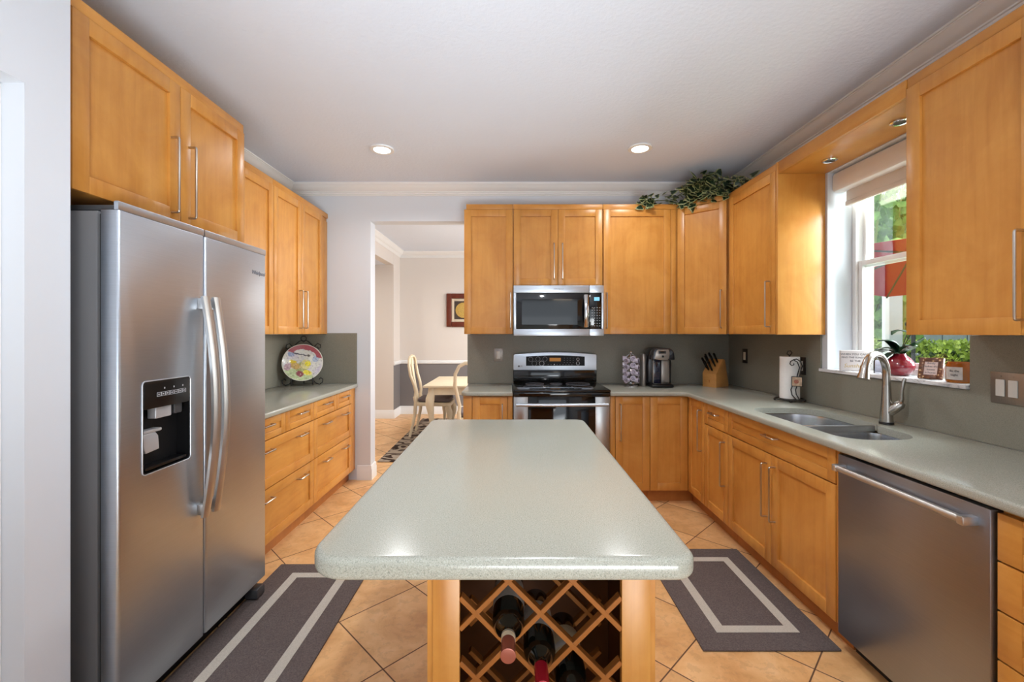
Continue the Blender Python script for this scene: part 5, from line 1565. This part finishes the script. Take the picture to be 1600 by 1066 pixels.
# ------------------------------------------------------------------ ivy on the corner cabinet
t = thing('potted_ivy', 'variegated ivy plant trailing over the top of the corner cabinet', 'plant', (1.62, 3.72, UTT))
MB().lathe([(0, 0), (.055, 0), (.075, .09), (.078, .10), (.070, .10), (.068, .085), (0, .08)], (1.66, 3.74, UTT + .001), 24).build('pot', 'terracotta', t)
rg = random.Random(12)
VG, FG, VC, FCm = [], [], [], []
OUT = [(0, 0), (.30, -.12), (.48, .10), (.34, .34), (.30, .62), (0, 1.0), (-.30, .62), (-.34, .34), (-.48, .10), (-.30, -.12)]
def ivy_leaf(p, d, up, s):
    d = d.normalized(); sd = d.cross(up).normalized(); n = sd.cross(d)
    P = lambda x, y, h: p + sd * x * s + d * y * s + n * h * s
    i = len(VG)
    inn = [(x * .80, .10 + (y - .10) * .80 + .03) for x, y in OUT]
    VG.extend([P(0, .45, .06)] + [P(x, y, .03 - .18 * abs(x)) for x, y in inn])
    m = len(OUT)
    for k in range(m): FG.append((i, i + 1 + k, i + 1 + (k + 1) % m))
    j = len(VC)
    VC.extend([P(x, y, .03 - .18 * abs(x)) for x, y in inn] + [P(x, y, -.22 * abs(x)) for x, y in OUT])
    for k in range(m): FCm.append((j + k, j + (k + 1) % m, j + m + (k + 1) % m, j + m + k))
c0 = Vector((1.66, 3.70, UTT + .06))
stems = []
def trail(pts):
    stems.append(pts)
ctrs = []
for k in range(150):
    a = rg.uniform(0, 2 * PI); r = rg.random() ** .5
    p = Vector((1.62 + r * .20 * math.cos(a), 3.66 + r * .13 * math.sin(a), UTT + .03 + rg.random() * .25 * (1.05 - .6 * r)))
    if p.z > ZC - .05: p.z = ZC - .06
    ctrs.append((p, .070))
for k in range(46):          # along the front edge of the corner cabinet, spilling over
    s = rg.random(); e = A.lerp(B, s)
    ctrs.append((Vector((e.x, e.y, UTT)) + nn * rg.uniform(.0, .03) + Vector((0, 0, rg.uniform(-.035, .07))), .07))
for k in range(44):          # trailing to the left along the wall cabinets
    s = rg.random()
    ctrs.append((Vector((1.10 + .34 * s, YU - .004 + rg.uniform(-.03, .08) , UTT + rg.uniform(.008, .055 + .06 * s))), .052))
for k in range(16):
    ctrs.append((Vector((1.10 + .10 * rg.random(), YU - .02 + rg.uniform(-.01, .01), UTT + rg.uniform(-.03, .05))), .055))
for k in range(30):          # towards the window along the right cabinet
    s = rg.random()
    ctrs.append((Vector((XU + .01 + rg.uniform(-.03, .1), 3.50 - .22 * s, UTT + rg.uniform(.01, .14 - .07 * s))), .055))
for p, s in ctrs:
    d = Vector((rg.uniform(-1, 1), rg.uniform(-1.3, .35), rg.uniform(-.75, .35)))
    up_ = Vector((rg.uniform(-.5, .5), -.9 + rg.uniform(-.4, .6), .7))
    if d.cross(up_).length < .1: continue
    ivy_leaf(p, d, up_, s * rg.uniform(.75, 1.25))
mb = MB(); mb.mat(0).polys(VG, FG); mb.mat(1).polys(VC, FCm)
mb.build('foliage', ['ivy_green', 'ivy_cream'], t, 180)
for pts in ([(1.66, 3.72, UTT + .09), (1.5, 3.72, UTT + .12), (1.36, 3.755, UTT + .03), (1.2, 3.75, UTT + .02), (1.11, 3.74, UTT + .01)],
            [(1.66, 3.72, UTT + .09), (1.72, 3.55, UTT + .13), (1.75, 3.40, UTT + .05), (1.74, 3.30, UTT + .015)],
            [(1.66, 3.72, UTT + .09), (1.60, 3.62, UTT + .15), (1.54, 3.60, UTT + .05)],
            [(1.66, 3.72, UTT + .09), (1.68, 3.60, UTT + .17), (1.64, 3.53, UTT + .06)]):
    MB().tube(pts, .003, 6).build('vine', 'ivy_stem', t)

# ------------------------------------------------------------------ dining room furniture
mb = MB().box(-1.42, 1.6, 4.655, 7.0, .0005, .010, .003, 2)
tag(recenter(mb.build('dining_rug', 'leaf_rug')), 'brown leaf-patterned rug under the dining table', 'rug')
t = thing('dining_table', 'cream wooden dining table with cabriole legs beyond the doorway', 'table', (-.1, 5.6, .0105))
TX0, TX1, TY0, TY1 = -1.045, .9, 5.17, 6.32
MB().box(TX0, TX1, TY0, TY1, .720, .745, .006, 2).build('table_top', 'cream_wood', t)
mb = MB(); ring_ = (TX0 + .06, TX1 - .06, TY0 + .06, TY1 - .06)
mb.box(ring_[0], ring_[1], ring_[2], ring_[2] + .02, .63, .7195); mb.box(ring_[0], ring_[1], ring_[3] - .02, ring_[3], .63, .7195)
mb.box(ring_[0], ring_[0] + .02, ring_[2] + .02, ring_[3] - .02, .63, .7195); mb.box(ring_[1] - .02, ring_[1], ring_[2] + .02, ring_[3] - .02, .63, .7195)
mb.build('apron', 'cream_wood', t)
def cabriole(x, y, dx, dy, h, parent, s=1.0, mat='cream_wood'):
    d = Vector((dx, dy, 0)).normalized()
    prof = [(0.0, h, .036), (.004, h - .07, .038), (.022, h - .14, .048), (.028, h - .20, .046), (.012, h - .32, .032), (-.006, h * .34, .022), (-.006, h * .18, .018), (.012, .06, .019), (.030, .025, .028), (.03, .012, .026)]
    pts = [Vector((x, y, 0)) + d * a * s + Vector((0, 0, .0105 + z - .012 * (z < .013))) for a, z, r in prof]
    return MB().tube(pts, [r * s for _, _, r in prof], 12).build('leg', mat, parent)
for sx, sy in ((0, 0), (1, 0), (0, 1), (1, 1)):
    cabriole(TX0 + .09 if sx == 0 else TX1 - .09, TY0 + .09 if sy == 0 else TY1 - .09, -1 if sx == 0 else 1, -1 if sy == 0 else 1, .71, t, 1.1)
def dining_chair(M, label):
    """local: seat faces +x, origin on floor under the seat centre"""
    t = thing('dining_chair', label, 'chair', M.translation, 'cream dining chairs')
    mb = MB(M); mb.prism(round_poly([(-.22, -.19), (.24, -.24), (.24, .24), (-.22, .19)], [.03, .06, .06, .03], 5), .40, .445, .008); mb.build('seat_frame', 'cream_wood', t)
    mb = MB(M); mb.prism(round_poly([(-.205, -.175), (.225, -.22), (.225, .22), (-.205, .175)], [.04, .07, .07, .04], 5), .4455, .50, .024, 4); mb.build('seat_cushion', 'seat_fabric', t)
    for s in (-1, 1):
        def P(x, y, z): return M @ Vector((x, y * s, z))
        MB().tube([P(-.30, .185, .0), P(-.27, .18, .12), P(-.235, .175, .30), P(-.225, .175, .45), P(-.24, .178, .52)], [.016, .018, .022, .024, .022], 10).build('leg', 'cream_wood', t)
        prof = [(0, .40, .03), (.02, .33, .04), (.024, .28, .036), (.008, .18, .024), (-.004, .10, .018), (.010, .045, .02), (.026, .015, .026), (.026, .0, .022)]
        MB().tube([P(.20 + a, .205 + a * .6, z) for a, z, r in prof], [r for _, _, r in prof], 12).build('leg', 'cream_wood', t)
    L_ = [(-.235, .175, .50), (-.225, .17, .58), (-.245, .19, .68), (-.285, .212, .80), (-.305, .205, .92), (-.312, .165, 1.0), (-.315, .10, 1.035), (-.315, .04, 1.03), (-.315, 0, 1.045)]
    pts = L_ + [(x, -y, z) for x, y, z in L_[-2::-1]]
    mb = MB(); mb.tube([M @ Vector(p) for p in pts], [.019] * len(pts), 10, flat=(1, .85)); mb.build('back_frame', 'cream_wood', t)
    sp = [(-.235, .45, .05), (-.245, .56, .045), (-.27, .68, .03), (-.295, .80, .05), (-.31, .92, .06), (-.315, 1.03, .045)]
    V = []; F = []
    for x, z, w in sp: V += [M @ Vector((x - .007, -w, z)), M @ Vector((x - .007, w, z)), M @ Vector((x + .007, w, z)), M @ Vector((x + .007, -w, z))]
    for i in range(len(sp) - 1):
        for k in range(4): F.append((4 * i + k, 4 * i + (k + 1) % 4, 4 * i + 4 + (k + 1) % 4, 4 * i + 4 + k))
    F += [(0, 1, 2, 3), tuple(range(len(V) - 4, len(V)))]
    MB().polys(V, F).build('splat', 'cream_wood', t)
    return t
dining_chair(Matrix.Translation((-1.03, 5.93, .015)), 'cream dining chair at the end of the table, seen from its side')
dining_chair(Matrix.Translation((-.385, 4.90, .015)) @ Matrix.Rotation(PI / 2, 4, 'Z'), 'cream dining chair with its rounded back turned to the kitchen, beside the cabinet end')
# framed medallion
t = thing('framed_medallion', 'dark red wooden frame with a gold medallion on the dining wall', 'picture', (-.82, 7.43, 1.46))
x0, x1, z0, z1 = -1.102, -.54, 1.468, 2.03
mF = Matrix(((1, 0, 0, 0), (0, 0, -1, 7.449), (0, 1, 0, 0), (0, 0, 0, 1)))
def fr4(x0, x1, z0, z1, w, d0, d1, name, mat, bev=.004):
    mb = MB(mF); mb.box(x0, x0 + w, z0, z1, d0, d1, bev); mb.box(x1 - w, x1, z0, z1, d0, d1, bev); mb.box(x0 + w, x1 - w, z0, z0 + w, d0, d1, bev); mb.box(x0 + w, x1 - w, z1 - w, z1, d0, d1, bev)
    return mb.build(name, mat, t)
fr4(x0, x1, z0, z1, .085, 0, .035, 'frame', 'cherry_frame', .008)
fr4(x0 + .086, x1 - .086, z0 + .086, z1 - .086, .042, 0, .02, 'liner', 'linen_mat')
MB(mF).box(x0 + .129, x1 - .129, z0 + .129, z1 - .129, 0, .012).build('backing', 'dark_mat', t)
MB(mF).lathe([(0, .006), (.05, .008), (.055, .004), (.09, .007), (.10, .003), (.125, .005), (.13, 0)], ((x0 + x1) / 2, (z0 + z1) / 2, .0125), 36).build('medallion', 'gold_disc', t)
